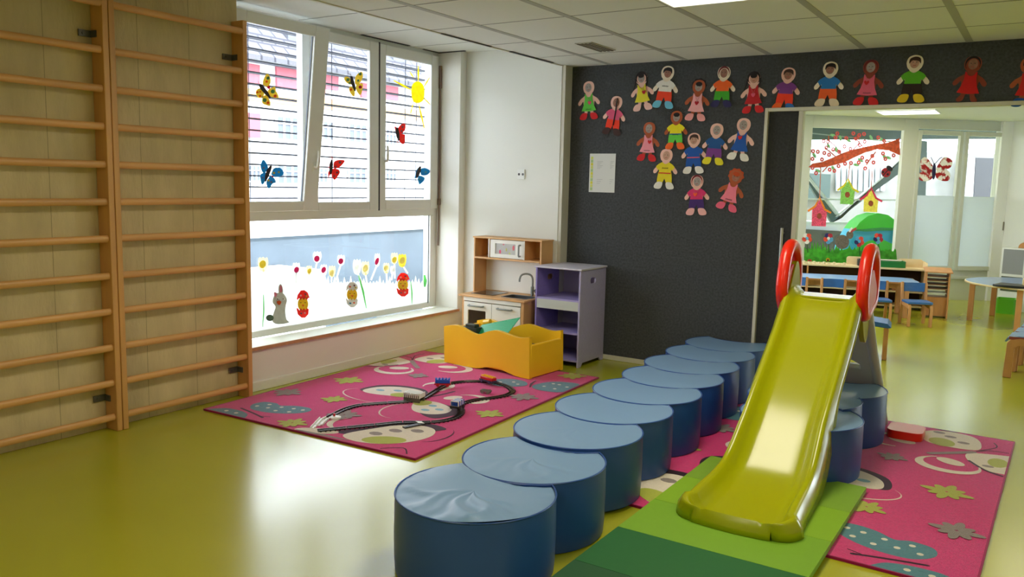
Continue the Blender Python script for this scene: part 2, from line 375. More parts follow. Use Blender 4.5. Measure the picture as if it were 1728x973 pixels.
# ------------------------------------------------------------------ outside the window
OW = mat('sunlit_white_render', (235, 236, 236), .8); TR = mat('pale_terrace', (225, 226, 224), .8)
struct(MB().box((-60, -30, -.9), (-5.05, 60, -.8)).build('street_ground', TR))
para = MB().box((-7.6, -4, -.8), (-7.45, 30, .825)).build('terrace_wall', mat('grey_terrace_wall', (84, 96, 106), .8, noise=.12, nscale=2)); struct(para)
struct(MB().box((-7.66, -4, .825), (-7.40, 30, 1.0)).build('terrace_wall_coping', OW, bevel=.01))
struct(MB().box((-7.44, -4, -.8), (-6.7, 6.55, .50)).build('terrace_planter_wall', TR))
bd = thing('apartment_building', (-18.5, 14, -.8), 'white apartment building with red shutters and tiled roof across the street', 'building')
BX = -18.
MB().box((BX, -6, -.8), (BX - 8, 60, 4.7)).build('wall', OW, bd)
def onb(px, py): p = WX(px, py, BX + .05); return p.y, p.z
m = MB(); y0, z0 = onb(430, 170); y1, z1 = onb(430, 150)
MB().box((BX + .08, -6, z0), (BX, 60, z1)).build('stone_band', mat('orange_band', (190, 150, 100), .8), bd)
RED = mat('red_shutter', (168, 84, 94), .6)
for (a, b, c, d) in ((404, 110, 437, 138), (466, 117, 500, 146), (541, 130, 548, 160), (536, 128, 570, 148), (609, 141, 618, 164), (649, 147, 671, 167), (404, 192, 438, 230)):
    ya, za = onb(a, d); yb, zb = onb(c, b); MB().box((BX + .02, ya, za), (BX + .09, yb, zb)).build('shutter', RED, bd)
WG = mat('outside_window_glass', (96, 104, 114), .8)
for (a, b, c, d) in ((466, 200, 503, 235), (535, 207, 562, 235), (588, 212, 618, 240), (418, 280, 438, 306), (467, 281, 505, 310), (531, 285, 552, 308), (588, 285, 617, 309), (650, 220, 668, 245), (650, 287, 668, 306)):
    ya, za = onb(a, d); yb, zb = onb(c, b)
    f = MB().box((BX + .02, ya, za), (BX + .06, yb, zb)).build('window', WG, bd)
    m = MB()
    for k in range(4): y = ya + (yb - ya) * k / 3; hw_ = (yb - ya) * .035; m.box((BX + .06, y - hw_, za), (BX + .09, y + hw_, zb))
    m.box((BX + .06, ya, za - .02), (BX + .1, yb, za + .02)).box((BX + .06, ya, zb - (zb - za) * .32), (BX + .09, yb, zb - (zb - za) * .27)); m.build('window_bars', OW, f)
def roof_mat():
    m = bpy.data.materials.new('roof_tiles'); m.use_nodes = True; nt = m.node_tree; N = nt.nodes; L = nt.links; b = N['Principled BSDF']
    tc = N.new('ShaderNodeTexCoord'); br = N.new('ShaderNodeTexBrick'); br.inputs['Scale'].default_value = 1
    br.inputs['Brick Width'].default_value = .45; br.inputs['Row Height'].default_value = .28; br.inputs['Mortar Size'].default_value = .035
    br.inputs['Color1'].default_value = (.10, .10, .11, 1); br.inputs['Color2'].default_value = (.075, .078, .088, 1); br.inputs['Mortar'].default_value = (.03, .03, .04, 1)
    mp = N.new('ShaderNodeMapping'); mp.inputs['Rotation'].default_value = (0, 0, RAD(90)); L.new(tc.outputs['Object'], mp.inputs[0]); L.new(mp.outputs[0], br.inputs[0]); L.new(br.outputs[0], b.inputs['Base Color']); b.inputs['Roughness'].default_value = .8
    return m
RF = roof_mat()
MB().add([(BX + .5, -6, 4.62), (BX + .5, 60, 4.62), (BX - 4.2, 60, 8.9), (BX - 4.2, -6, 8.9), (BX + .5, -6, 4.5), (BX + .5, 60, 4.5), (BX - 4.2, 60, 8.7), (BX - 4.2, -6, 8.7)],
         [(0, 1, 2, 3), (7, 6, 5, 4), (0, 4, 5, 1), (2, 6, 7, 3), (1, 5, 6, 2), (0, 3, 7, 4)]).build('roof', RF, bd)
for px in (490, 556, 664):
    p = WX(px, 70 + (px - 490) * .22, BX - .6); MB().box((p.x - .5, p.y - .35, p.z - .6), (p.x + .3, p.y + .35, p.z + .3)).build('dormer', mat('dormer_grey', (90, 94, 100), .6), bd)
# ================================================================== WALL BARS
def wall_bars(y0, y1, label):
    t = thing('wall_bars', (-4.52, (y0 + y1) / 2, 0), label, 'wall bars', 'wooden wall bars on the concrete wall')
    for y in (y0, y1 - .035):
        MB().box((-4.602, y, 0), (-4.488, y + .035, 2.502)).build('upright', BEECH, t, bevel=.004)
    for k, z in enumerate((.084, .287, .497, .708, .915, 1.130, 1.34, 1.55, 1.762, 1.970, 2.182, 2.432)):
        dx = .012 if k == 11 else 0
        m = MB().cyl((-4.515 + dx, y0 + .02, z), (-4.515 + dx, y1 - .02, z), .021, n=14, sq=.72); m.build('rung', BEECH2, t)
    for z in (.19, 2.27):
        m = MB().box((-4.602, y1 - .11, z - .018), (-4.592, y1 - .035, z + .018)).box((-4.602, y1 - .043, z - .018), (-4.545, y1 - .035, z + .018)).cyl((-4.592, y1 - .085, z), (-4.585, y1 - .085, z), .009)
        m.build('bracket', STEEL, t)
wall_bars(1.800, 2.752, 'wooden wall bars at the left edge, farther from the window')
wall_bars(2.756, 3.706, 'wooden wall bars next to the window')
# concrete joints
m = MB()
for y in (1.95, 2.45, 3.0, 3.35): m.box((XW, y, 0), (XW + .0008, y + .003, ZU))
struct(m.build('trim_10', mat('concrete_joint', (160, 146, 112), .9)))
# ================================================================== RUGS
def rmat(*a, **k):
    m = mat(*a, **k); b = m.node_tree.nodes['Principled BSDF']; b.inputs['Sheen Weight'].default_value = .6; b.inputs['Sheen Roughness'].default_value = .35; b.inputs['Sheen Tint'].default_value = (1, .72, .92, 1); return m
RUGC = [rmat('rug_pink', (208, 38, 116), .95, noise=.18, nscale=120, bump=.5, bscale=300, spec=.15), rmat('rug_teal', (62, 128, 140), .95, noise=.15, nscale=120, bump=.4, bscale=300, spec=.15),
        rmat('rug_cream', (226, 218, 200), .95, noise=.06, nscale=120, bump=.4, bscale=300, spec=.15), rmat('rug_lime', (170, 182, 62), .95, noise=.1, nscale=120, bump=.4, bscale=300, spec=.15),
        rmat('rug_grey', (134, 128, 122), .95, noise=.1, nscale=120, bump=.4, bscale=300, spec=.15), rmat('rug_black', (34, 22, 34), .95, spec=.1), rmat('rug_edge', (150, 32, 84), .95, spec=.1),
        rmat('rug_sky', (120, 172, 190), .95, spec=.1)]
def rug(mirror, org, ang, label):
    W_, H_ = 1.70, 2.335
    t = MB(); t.k = 0; Mx = Matrix.Translation((*org, 0)) @ Matrix.Rotation(ang, 4, 'Z'); t.M = Mx
    t.box((0, 0, .001), (W_, H_, .012))
    t.k = 6
    for a, b in (((-.004, -.004), (W_ + .004, .004)), ((-.004, H_ - .004), (W_ + .004, H_ + .004)), ((-.004, 0), (.004, H_)), ((W_ - .004, 0), (W_ + .004, H_))): t.box((*a, .001), (*b, .0125))
    lay = [0]
    def P(k, pts):
        q = [(min(max(x, .005), W_ - .005), min(max(y, .005), H_ - .005)) for x, y in pts]
        r = []
        for p in q:
            if not r or abs(p[0] - r[-1][0]) + abs(p[1] - r[-1][1]) > 1e-4: r.append(p)
        if len(r) < 3: return
        if mirror: r = [(W_ - x, y) for x, y in r][::-1]
        lay[0] += 1; t.k = k; z = .0121 + lay[0] * .00003
        t.poly(r, z, z + .00025)
    def flower(x, y, k, r=.10, rot=0):
        for i in range(8):
            a = rot + i * 45; ln = r * (1, .8, .95, .75)[i % 4]
            P(k, ell(x + cos(RAD(a)) * ln * .52, y + sin(RAD(a)) * ln * .52, ln * .46, r * .185, a, 14))
    def dots(pts, k, rx=.014, ry=.014):
        for x, y in pts: P(k, ell(x, y, rx, ry, 0, 10))
    # teal spotted butterfly at the lower corner
    P(1, spline([(.165, .25), (.18, .335), (.27, .36), (.335, .335), (.42, .385), (.53, .40), (.585, .35), (.56, .27), (.47, .20), (.36, .165), (.24, .17)], 6, True))
    P(1, spline([(.02, .005), (.10, .09), (.22, .10), (.32, .07), (.37, .005)], 6, False))
    dots([(.22, .24), (.26, .31), (.31, .25), (.37, .31), (.40, .23), (.46, .33), (.49, .26), (.53, .34), (.15, .05), (.24, .05)], 2)
    P(5, stroke(spline([(.17, .145), (.26, .125), (.36, .10), (.46, .07)], 5), [.006] + [.016] * 13 + [.02, .012])); P(5, stroke([(.42, .09), (.48, .11)], .006))
    # big white butterfly in the middle
    P(5, spline([(.47, .96), (.49, 1.12), (.60, 1.21), (.74, 1.24), (.86, 1.22), (.93, 1.13), (.80, 1.03), (.62, .95)], 6, True))
    P(2, spline([(.50, .96), (.52, 1.08), (.62, 1.17), (.75, 1.20), (.86, 1.18), (.93, 1.10), (.86, 1.0), (.72, .94), (.58, .92)], 6, True))
    P(3, ell(.80, 1.01, .075, .055, 20)); dots([(.60, 1.03), (.71, 1.09), (.81, 1.12)], 7, .035, .024)
    P(5, spline([(1.10, .98), (1.22, .98), (1.36, .93), (1.40, .82), (1.34, .68), (1.22, .70), (1.12, .80)], 6, True))
    P(2, spline([(1.00, .95), (1.10, 1.0), (1.22, .97), (1.31, .90), (1.32, .80), (1.24, .73), (1.12, .74), (1.03, .84)], 6, True))
    P(3, ell(1.05, .93, .06, .07, 0)); dots([(1.15, .91), (1.24, .86), (1.17, .80)], 7, .032, .024)
    P(2, band(.86, 1.36, .10, .11, .06, -60, 215)); P(2, band(1.25, 1.20, .12, .10, .055, -120, 150)); P(2, ell(1.14, 1.16, .07, .045, 60)); P(2, ell(.94, 1.28, .05, .03, 70))
    P(5, stroke(spline([(.95, 1.0), (1.0, 1.1), (1.03, 1.2), (1.05, 1.32)], 5), [.008] + [.022] * 14 + [.008]))
    P(2, band(.70, .90, .30, .16, .012, 150, 290)); P(2, band(1.08, .72, .16, .2, .012, 130, 280))
    # grey and cream butterfly near the lower right corner
    P(5, spline([(1.02, .10), (1.14, .30), (1.20, .46), (1.36, .56), (1.52, .54), (1.50, .46), (1.30, .20)], 6, True))
    P(2, spline([(1.10, .10), (1.17, .30), (1.24, .42), (1.36, .50), (1.48, .48), (1.54, .36), (1.50, .20), (1.38, .08), (1.22, .04)], 6, True))
    P(3, ell(1.36, .15, .13, .07, 30)); dots([(1.30, .33), (1.41, .40), (1.24, .22)], 4, .045, .032)
    P(2, ell(.92, .06, .14, .05, 20)); P(2, band(1.02, .28, .16, .13, .04, 140, 265)); P(4, ell(1.0, .02, .2, .012, 3))
    P(5, stroke(spline([(1.44, .02), (1.54, .10), (1.62, .03)], 5), .008)); P(5, band(1.52, .40, .11, .16, .012, -70, 60))
    # cream butterfly with a grey body at the upper left
    P(2, spline([(.18, 1.98), (.16, 2.14), (.22, 2.28), (.36, 2.31), (.47, 2.24), (.48, 2.10), (.40, 1.97)], 6, True))
    P(3, ell(.36, 2.04, .07, .09, -20)); dots([(.25, 2.10), (.33, 2.19), (.40, 2.25)], 4, .035, .025); P(5, ell(.36, 2.325, .06, .01)); P(5, ell(.49, 2.2, .012, .07))
    P(2, spline([(.005, 1.60), (.10, 1.62), (.19, 1.74), (.20, 1.90), (.005, 1.98)], 6, False)); P(3, ell(.05, 1.80, .05, .09)); P(4, ell(.09, 1.70, .03, .02))
    P(5, stroke(spline([(.005, 1.56), (.10, 1.62), (.19, 1.75)], 5), .016))
    P(2, band(.27, 1.60, .15, .13, .06, -200, 60)); P(2, ell(.27, 1.66, .08, .05, 30)); P(2, band(.60, 1.90, .16, .13, .06, -100, 110)); P(2, ell(.56, 1.92, .08, .05, 20))
    P(4, stroke(spline([(.17, 1.95), (.24, 1.88), (.33, 1.80), (.40, 1.74)], 5), [.01] + [.04] * 14 + [.01]))
    P(5, stroke(spline([(.17, 1.96), (.10, 2.03), (.01, 2.04)], 5), .008)); P(5, stroke(spline([(.16, 1.98), (.08, 2.12), (.10, 2.22)], 5), .008))
    # second teal butterfly at the right edge
    P(1, spline([(1.12, 1.68), (1.10, 1.80), (1.20, 1.88), (1.32, 1.86), (1.38, 1.76), (1.30, 1.66), (1.20, 1.63)], 6, True))
    P(1, spline([(1.42, 1.80), (1.46, 1.95), (1.56, 2.03), (1.695, 2.02), (1.695, 1.76), (1.58, 1.70), (1.47, 1.72)], 6, True))
    dots([(1.17, 1.74), (1.25, 1.80), (1.23, 1.70), (1.31, 1.76), (1.50, 1.82), (1.57, 1.93), (1.60, 1.80), (1.65, 1.90), (1.52, 1.93)], 2)
    P(5, stroke([(1.43, 1.73), (1.385, 1.83), (1.36, 1.95)], [.008, .02, .008]))
    for x, y, k, r, a in ((.225, 1.115, 3, .13, 10), (.51, .65, 3, .10, 20), (1.565, .965, 3, .11, 0), (.69, .09, 3, .11, 12), (1.52, 2.24, 3, .12, 30),
                          (.55, 1.54, 4, .09, 15), (.125, .60, 4, .12, 5), (.83, .40, 4, .12, 25), (1.53, 1.46, 4, .12, 10)): flower(x, y, k, r, a)
    return tag(t.build('rug', RUGC, origin=(*org, 0)), label, 'rug')
rug(False, (-4.470, 3.300), RAD(2.2), 'pink butterfly rug under the toy train, beside the window')
rug(True, (-1.820, 3.478), RAD(-1.2), 'pink butterfly rug under the blue round seats and the green slide')
# ================================================================== BLUE NESTING SEATS
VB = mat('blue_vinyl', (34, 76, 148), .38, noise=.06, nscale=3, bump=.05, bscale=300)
VT = mat('blue_vinyl_lit_top', (118, 152, 192), .34, bump=.04, bscale=300)  # same vinyl as the sides; light on the tops is put into this paler colour
PR, PH = .317, .310
def pouf_outline(r, bite, n=72):
    """disc with a round bite at +y (bite = distance of the next centre)"""
    if bite is None: return [(r * cos(2 * pi * i / n), r * sin(2 * pi * i / n)) for i in range(n)]
    R2 = PR + .006; yb = (bite * bite + r * r - R2 * R2) / (2 * bite); a = math.asin(yb / r); out = []
    for i in range(n - 20): t = pi - a + (pi + 2 * a) * i / (n - 21); out.append((r * cos(t), r * sin(t)))
    b = math.atan2(yb - bite, math.sqrt(r * r - yb * yb))
    for i in range(1, 20): t = b + (-pi - 2 * b) * i / 20; out.append((R2 * cos(t), bite + R2 * sin(t)))
    return out
def pouf(x, y, bite, label, rot=0., wrinkle=0, group='blue round seats', bd_=.455):
    t = thing('round_floor_seat', (x, y, .001), label, 'seat', group, rz=rot)
    bt = bd_ if bite else None
    O = pouf_outline(PR, bt); n = len(O); c = Vector((0, -.012 if bite else 0)); m = MB()
    def ring(k, z): return [(c.x + (p[0] - c.x) * k, c.y + (p[1] - c.y) * k, z) for p in O]
    rings = [ring(.965, 0), ring(.985, .004), ring(.995, .05), ring(1.0, .15), ring(.995, .27), ring(.988, PH - .008)]
    vs = sum(rings, []); fs = []
    for i in range(len(rings) - 1): fs += [(i * n + k, i * n + (k + 1) % n, (i + 1) * n + (k + 1) % n, (i + 1) * n + k) for k in range(n)]
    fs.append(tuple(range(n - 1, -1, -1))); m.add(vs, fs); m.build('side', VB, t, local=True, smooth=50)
    m = MB(); vs = []; NR = 26
    ph = random.uniform(0, 6)
    for i in range(1, NR + 1):
        k = i / NR
        for j, p in enumerate(O):
            a = math.atan2(p[1] - c.y, p[0] - c.x)
            z = PH - .008 + .007 * (1 - k ** 6)
            if wrinkle:
                q = sum(math.exp(-((a - a0 + .25 * sin(5 * k + s)) / wd) ** 2) * am for a0, wd, am, s in
                        ((-1.35, .09, 1, 0), (-1.75, .07, -.6, 1), (-.95, .08, .8, 2), (-2.2, .1, .7, .5), (-.6, .07, -.7, 1.4), (-2.7, .08, .6, 2.2), (-1.1, .05, -.8, .4)))
                z += wrinkle * (.006 * q * (k ** .8 * (1 - k ** 9) * 1.2) + .0012 * sin(a * 46 + ph) * max(0, k - .72) / .28 * (1 if k < 1 else 0))
                z += wrinkle * .004 * sin(9 * p[0] * k + 3) * sin(8 * p[1] * k)
            vs.append((c.x + (p[0] - c.x) * k * .988, c.y + (p[1] - c.y) * k * .988, z))
    vs.append((c.x, c.y, PH - .001 + .0)); ce = len(vs) - 1; fs = [(ce, k, (k + 1) % n) for k in range(n)]
    for i in range(NR - 1): fs += [(i * n + k, (i + 1) * n + k, (i + 1) * n + (k + 1) % n, i * n + (k + 1) % n) for k in range(n)]
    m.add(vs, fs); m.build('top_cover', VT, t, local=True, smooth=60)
    MB().tube([(*((Vector(p) - c) * .990 + c), PH - .008) for p in O], .0038, n=6, closed=True).build('piping', VB, t, local=True)
    return t
names = ['nearest of the long row, top wrinkled and cut by the photo', 'second of the long row from the viewer', 'third of the long row from the viewer', 'fourth of the long row from the viewer',
         'fifth of the long row, in its middle', 'sixth of the long row from the viewer', 'seventh of the long row, third from the dark wall', 'eighth of the long row, next to last', 'last of the long row, against the dark wall']
PC = [(-1.792, 2.549), (-1.812, 3.016), (-1.850, 3.488), (-1.885, 3.955), (-1.895, 4.410), (-1.915, 4.850), (-1.955, 5.282), (-1.982, 5.722), (-1.998, 6.150)]
for i, (x, y) in enumerate(PC):
    nx = PC[i + 1] if i < 8 else (-2.0, 6.60); d = Vector((nx[0] - x, nx[1] - y)); p_ = d.length
    o = pouf(x, y, True, 'blue vinyl round seat, ' + names[i], math.atan2(d.y, d.x) - pi / 2, (2.2, 1.0, .3, .1, 0, 0, 0, 0, 0)[i], 'row of blue round seats', bd_=p_)
    if i > 1: o.location.z = .0135
PA = pouf(-1.040, 4.50, True, 'blue vinyl round seat beside the slide chute, nearest of the three under the slide', pi, 0, 'blue round seats under the slide', bd_=.54); PA.location.z = .0135; PA.scale = (1, 1, .955)
pouf(-1.115, 4.87, True, 'blue vinyl round seat half hidden between two others under the slide', pi, 0, 'blue round seats under the slide', bd_=.388).location.z = .0135
pouf(-1.040, 5.235, True, 'blue vinyl round seat in front of the grey slide ladder', 0, 0, 'blue round seats under the slide').location.z = .0135
# ================================================================== FOLDING MAT
MG = [mat('mat_pale_green', (120, 160, 40), .6, bump=.12, bscale=14), mat('mat_lime', (128, 172, 22), .6, bump=.12, bscale=14), mat('mat_leaf', (116, 164, 26), .6, bump=.15, bscale=10),
      mat('mat_dark_green', (10, 96, 38), .7, bump=.12, bscale=14), mat('mat_deep_green', (8, 78, 36), .7, bump=.1, bscale=14), mat('mat_leaf2', (116, 164, 26), .6)]
t = thing('folding_mat', (-1.055, 3.3, .014), 'green folding gym mat in shades of green under the slide foot', 'mat')
ye = [4.31, 3.915, 3.53, 3.14, 2.75, 2.36]
for i in range(5):
    MB().poly(rrect(-1.455, ye[i + 1] + .001, -.655, ye[i] - .001, .004), .0142 if i < 3 else .004, .040).build('panel', MG[i], t, bevel=.006)
# ================================================================== SLIDE
LIME = mat('lime_plastic', (164, 168, 4), .21, coat=.0, bump=.01, bscale=14)
REDP = mat('red_plastic', (226, 34, 10), .3, coat=.3)
GREYP = mat('grey_plastic', (176, 178, 176), .42)
slide = thing('toddler_slide', (-1.05, 4.4, .04), 'lime green plastic toddler slide with red handles and grey ladder', 'slide')
prof = spline([(5.16, .935), (5.02, .937), (4.93, .90), (4.82, .80), (4.70, .70), (4.50, .56), (4.30, .425), (4.15, .315), (4.03, .225), (3.93, .172), (3.80, .148), (3.65, .138), (3.52, .126)], 5)
def section(hw, dep, skirt, out):
    """outer skirt bottom -> rail top -> trough -> mirrored"""
    L = [(-hw - out, -skirt), (-hw - out * .8, -skirt * .5), (-hw - out * .3, -.012), (-hw - .004, -.003), (-hw + .006, 0), (-hw + .018, -.003), (-hw + .028, -.012), (-hw + .042, -dep * .5), (-hw + .062, -dep * .86), (-hw + .095, -dep * .98), (-hw + .14, -dep)]
    return L + [(-x, z) for x, z in L[::-1]]
m = MB(); vs = []; N_ = None
cx0 = lambda y: -1.075 + (5.1 - y) * .02
stations = []
for i, (y, z) in enumerate(prof):
    f = i / (len(prof) - 1)
    a = prof[max(i - 1, 0)]; b = prof[min(i + 1, len(prof) - 1)]; d = Vector((b[0] - a[0], b[1] - a[1])).normalized(); nrm = Vector((d.y, -d.x))
    if nrm.y < 0: nrm = -nrm
    hw = .200 + .03 * max(0, (4.2 - y) / .7); dep = .062 if y > 4.1 else .062 + .028 * (4.1 - y) / .6
    sk = min(.10, .10) if z - .10 > .045 else max(z - .042, .02)
    f_ = min(1, max(0, (4.42 - y) / .42)); f_ = f_ * f_ * (3 - 2 * f_); sk = .060 * (1 - f_) + (z - .042) * f_
    nrm_s = (nrm * (1 - f_) + Vector((0, 1)) * f_).normalized()
    stations.append((cx0(y), y, z, (nrm, nrm_s), hw, dep, sk, .028 + .012 * f_))
for i in range(9):                                # rounded lip of the foot
    t_ = (i + 1) / 9; y = 3.52 - .135 * sin(t_ * pi / 2); z = .126 - .016 * (1 - cos(t_ * pi / 2)); hw = .2475 - .09 * (1 - cos(t_ * pi / 2)) ** 1.2
    dep = (.085) * cos(t_ * pi / 2) ** .8 + .001
    stations.append((cx0(3.5), y, z, (Vector((0, 1)), Vector((0, 1))), hw, dep, z - .042, .04 * (1 - .5 * t_)))
for (cx, y, z, nr, hw, dep, sk, out) in stations:
    for q_, (px, h_) in enumerate(section(hw, dep, sk, out)): d_ = nr[1] if q_ < 2 or q_ > 19 else nr[0]; vs.append((cx + px, y + d_.x * h_, z + d_.y * h_))
n = 22; fs = []
for i in range(len(stations) - 1): fs += [(i * n + k, i * n + k + 1, (i + 1) * n + k + 1, (i + 1) * n + k) for k in range(n - 1)]
e = (len(stations) - 1) * n
# front skirt down to the mat
for dy_, zz_ in ((.008, .092), (.016, .066), (.020, .0415)):
    for k in range(n): v = vs[e + k]; q_ = 1 - min(1, abs(v[0] - cx0(3.5)) / .19) ** 2; vs.append((v[0], v[1] - dy_ * (.35 + q_), min(zz_, v[2] - dy_ * .02)))
for r_ in range(3): fs += [(e + r_ * n + k, e + r_ * n + k + 1, e + (r_ + 1) * n + k + 1, e + (r_ + 1) * n + k) for k in range(1, n - 2)]
m.add(vs, [f[::-1] for f in fs]); chute = m.build('chute', LIME, slide, smooth=60); sm = chute.modifiers.new('solid', 'SOLIDIFY'); sm.thickness = .006; sm.offset = -1
# worn matt patches on the chute
def on_chute(px, py):                             # point on the trough surface below a profile position
    pass
pl = MB().poly([rrect(-1.255, 5.0, -.895, 5.19, .03)], .872, .885); pl.build('platform', LIME, slide, bevel=.004)
m = MB()
for sx in (-1.285, -.880):
    m = MB().poly(spline([(4.955, .86), (4.975, .93), (5.04, 1.03), (5.09, 1.075), (5.14, 1.05), (5.19, .95), (5.21, .86), (5.21, .70), (5.15, .62), (5.05, .70)], 4, True), 0, .03, (sx, 0, 0), (0, 1, 0), (0, 0, 1))
    m.build('side_fin', LIME, slide, bevel=.006)
for sx in (-1.292, -.848):
    pts = spline([(4.92, .92), (4.955, 1.08), (5.03, 1.16), (5.12, 1.165), (5.20, 1.10), (5.235, .97), (5.21, .86), (5.12, .83), (5.0, .80)], 5, True)
    m = MB().tube([(sx, a, b) for a, b in pts], .036, n=12, closed=True)
    m.poly(spline([(4.93, .90), (4.95, 1.0), (5.04, 1.06), (5.13, 1.0), (5.2, .93), (5.15, .84), (5.0, .82)], 4, True), -.028, .028, (sx, 0, 0), (0, 1, 0), (0, 0, 1))
    m.build('handle', REDP, slide, smooth=60)
# ladder: sloping moulded board with step openings
A = Vector((0, 5.20, .80)); B = Vector((0, 5.66, .013)); dn = (B - A).normalized(); Ld = (B - A).length
outl = [(-.215, 0), (.215, 0), (.235, .3), (.262, .62), (.285, Ld), (.215, Ld), (.195, Ld - .09), (.14, Ld - .17), (.05, Ld - .205), (-.05, Ld - .205), (-.14, Ld - .17), (-.195, Ld - .09), (-.215, Ld), (-.285, Ld), (-.262, .62), (-.235, .3)]
def hole(v0, hh, hw): return [(-hw, v0 + hh), (hw, v0 + hh), (hw, v0 + hh - .025), (hw - .045, v0 + .03), (hw - .09, v0), (-hw + .09, v0), (-hw + .045, v0 + .03), (-hw, v0 + hh - .025)]
m = MB().poly([outl, hole(.09, .085, .14), hole(.35, .085, .16)], -.02, .02, (-1.075, 5.20, .80), (1, 0, 0), dn)
m.build('ladder', GREYP, slide, bevel=.008)
for sx in (-1, 1):
    p = [(-1.075 + sx * .215, 5.20, .80), (-1.075 + sx * .232, 5.33, .57), (-1.075 + sx * .262, 5.50, .29), (-1.075 + sx * .285, 5.645, .03)]
    MB().tube(p, .03, n=10).build('ladder_rail', GREYP, slide)
    MB().tube([(-1.075 + sx * .2, 5.1, .85), (-1.075 + sx * .2, 5.18, .80)], .05, n=10).build('joint', LIME, slide)
for v in (.185, .445, .64):
    c = Vector((-1.075, 5.20, .80)) + dn * v
    MB().box((c.x - .2, c.y - .012, c.z - .025), (c.x + .2, c.y + .11, c.z + .005)).build('step', GREYP, slide, bevel=.008)
tag(MB().poly(rrect(-.735, 5.38, -.535, 5.60, .05, 6), .0, .05, (0, 0, .0148)).build('foot_piece', REDP, origin=(-.6, 5.52, .013), bevel=.02, seg=3), 'low red plastic piece lying on the rug behind the blue seats', 'toy part')
# ================================================================== NEXT ROOM
def fu(px, py, off=0.): p = FW(px, py, off); return (p - FP).dot(FU)
def fz(px, py, off=0.): return FW(px, py, off).z
class FB(MB):                                    # builder in the frame of the angled wall: x along it, y outwards, z up
    def __init__(s):
        super().__init__(); s.M = Matrix.Translation(FP) @ Matrix.Rotation(TH, 4, 'Z')
uL = fu(1353, 300); uR = 0.0
GREYPVC = mat('far_frame', (196, 198, 184), .5)
zt = 2.5; zs = fz(1600, 466)
struct(FB().box((-6, 0, 0), (uR, .12, zs)).build('wall_far_parapet', mat('far_wall', (206, 208, 190), .8), origin=tuple(FP)))
struct(FB().box((-6, 0, zs), (uL - .5, .12, zt)).build('wall_far_left', WHITE, origin=tuple(FP)))
struct(FB().box((0, -4, 0), (.1, .3, zt)).build('wall_far_right', WHITE, origin=tuple(FP)))
struct(FB().box((-.16, -.04, 0), (0, 0, zt)).build('trim_11', WHITE, origin=tuple(FP)))
struct(MB().box((-5.02, YD + .1, 0), (-4.9, 9.9, ZC)).build('wall_far_side', WHITE))
struct(MB().box((4.6, YD + .1, 0), (4.7, 12, ZC)).build('wall_far_east', WHITE))
struct(FB().box((-6, -.05, zs - .03), (-.16, 0, zs + .005)).build('trim_12', GREYPVC, origin=tuple(FP)))
fw_ = struct(thing('window_2', tuple(FP + FU * -1.8 + Vector((0, 0, zs))), 'x', 'x', rz=0)); del fw_['label']; del fw_['category']
u1, u2 = fu(1364, 330), fu(1517, 330); u3, u4 = fu(1546, 330), fu(1610, 330); u5, u6 = fu(1625, 330), fu(1688, 330)
zg = fz(1440, 217); zg2 = fz(1620, 229); zb2 = fz(1640, 449); zfr = fz(1620, 331)
m = FB()
m.box((uL - .5, 0, zs), (u1, .07, zt)).box((u1, 0, zg), (u2, .07, zt)).box((u2, 0, zs), (u3 - .04, .07, zt)).box((u1, 0, zs), (u2, .07, zs + .06))
m.box((u3 - .04, 0, zg2 + .08), (-.16, .07, zt)).box((u6 + .03, 0, zs), (-.16, .07, zg2 + .08)).box((u3 - .04, 0, zs), (u6 + .03, .07, zb2 - .05))
m.build('window_frame', GREYPVC, fw_, bevel=.004)
for a, b in ((u3, u4), (u5, u6)):
    m = FB().box((a - .05, -.03, zb2 - .06), (a, .03, zg2 + .06)).box((b, -.03, zb2 - .06), (b + .05, .03, zg2 + .06)).box((a, -.03, zb2 - .06), (b, .03, zb2)).box((a, -.03, zg2), (b, .03, zg2 + .06))
    m.build('sash', GREYPVC, fw_, bevel=.004)
    FB().box((a, .0, zb2), (b, .004, zfr)).build('frosted_film', mat('frosted_film', (226, 232, 238), .7, trans=.5), fw_)
    FB().box((a, .0, zfr), (b, .004, zg2)).build('glass_pane', GLASS, fw_)
FB().box((u1, .03, zs + .06), (u2, .034, zg)).build('glass_pane', GLASS, fw_)
FB().tube([(u6 + .06, -.04, 1.0), (u6 + .06, -.04, 1.12)], .01).build('hinge', mat('hinge_dark', (120, 112, 90), .5), fw_)
# far ceiling lamp
p = [FL(1479, 187, ZC - .005), FL(1577, 184, ZC - .005)]
lamp(p[0].x, p[0].y, p[1].x, p[0].y + .55, 'lit long ceiling lamp in the next room, seen through the wide doorway', 16)
area_l = lamp(-.2, 9.3, 1.1, 9.85, 'second long ceiling lamp in the next room, hidden above the doorway', 16)
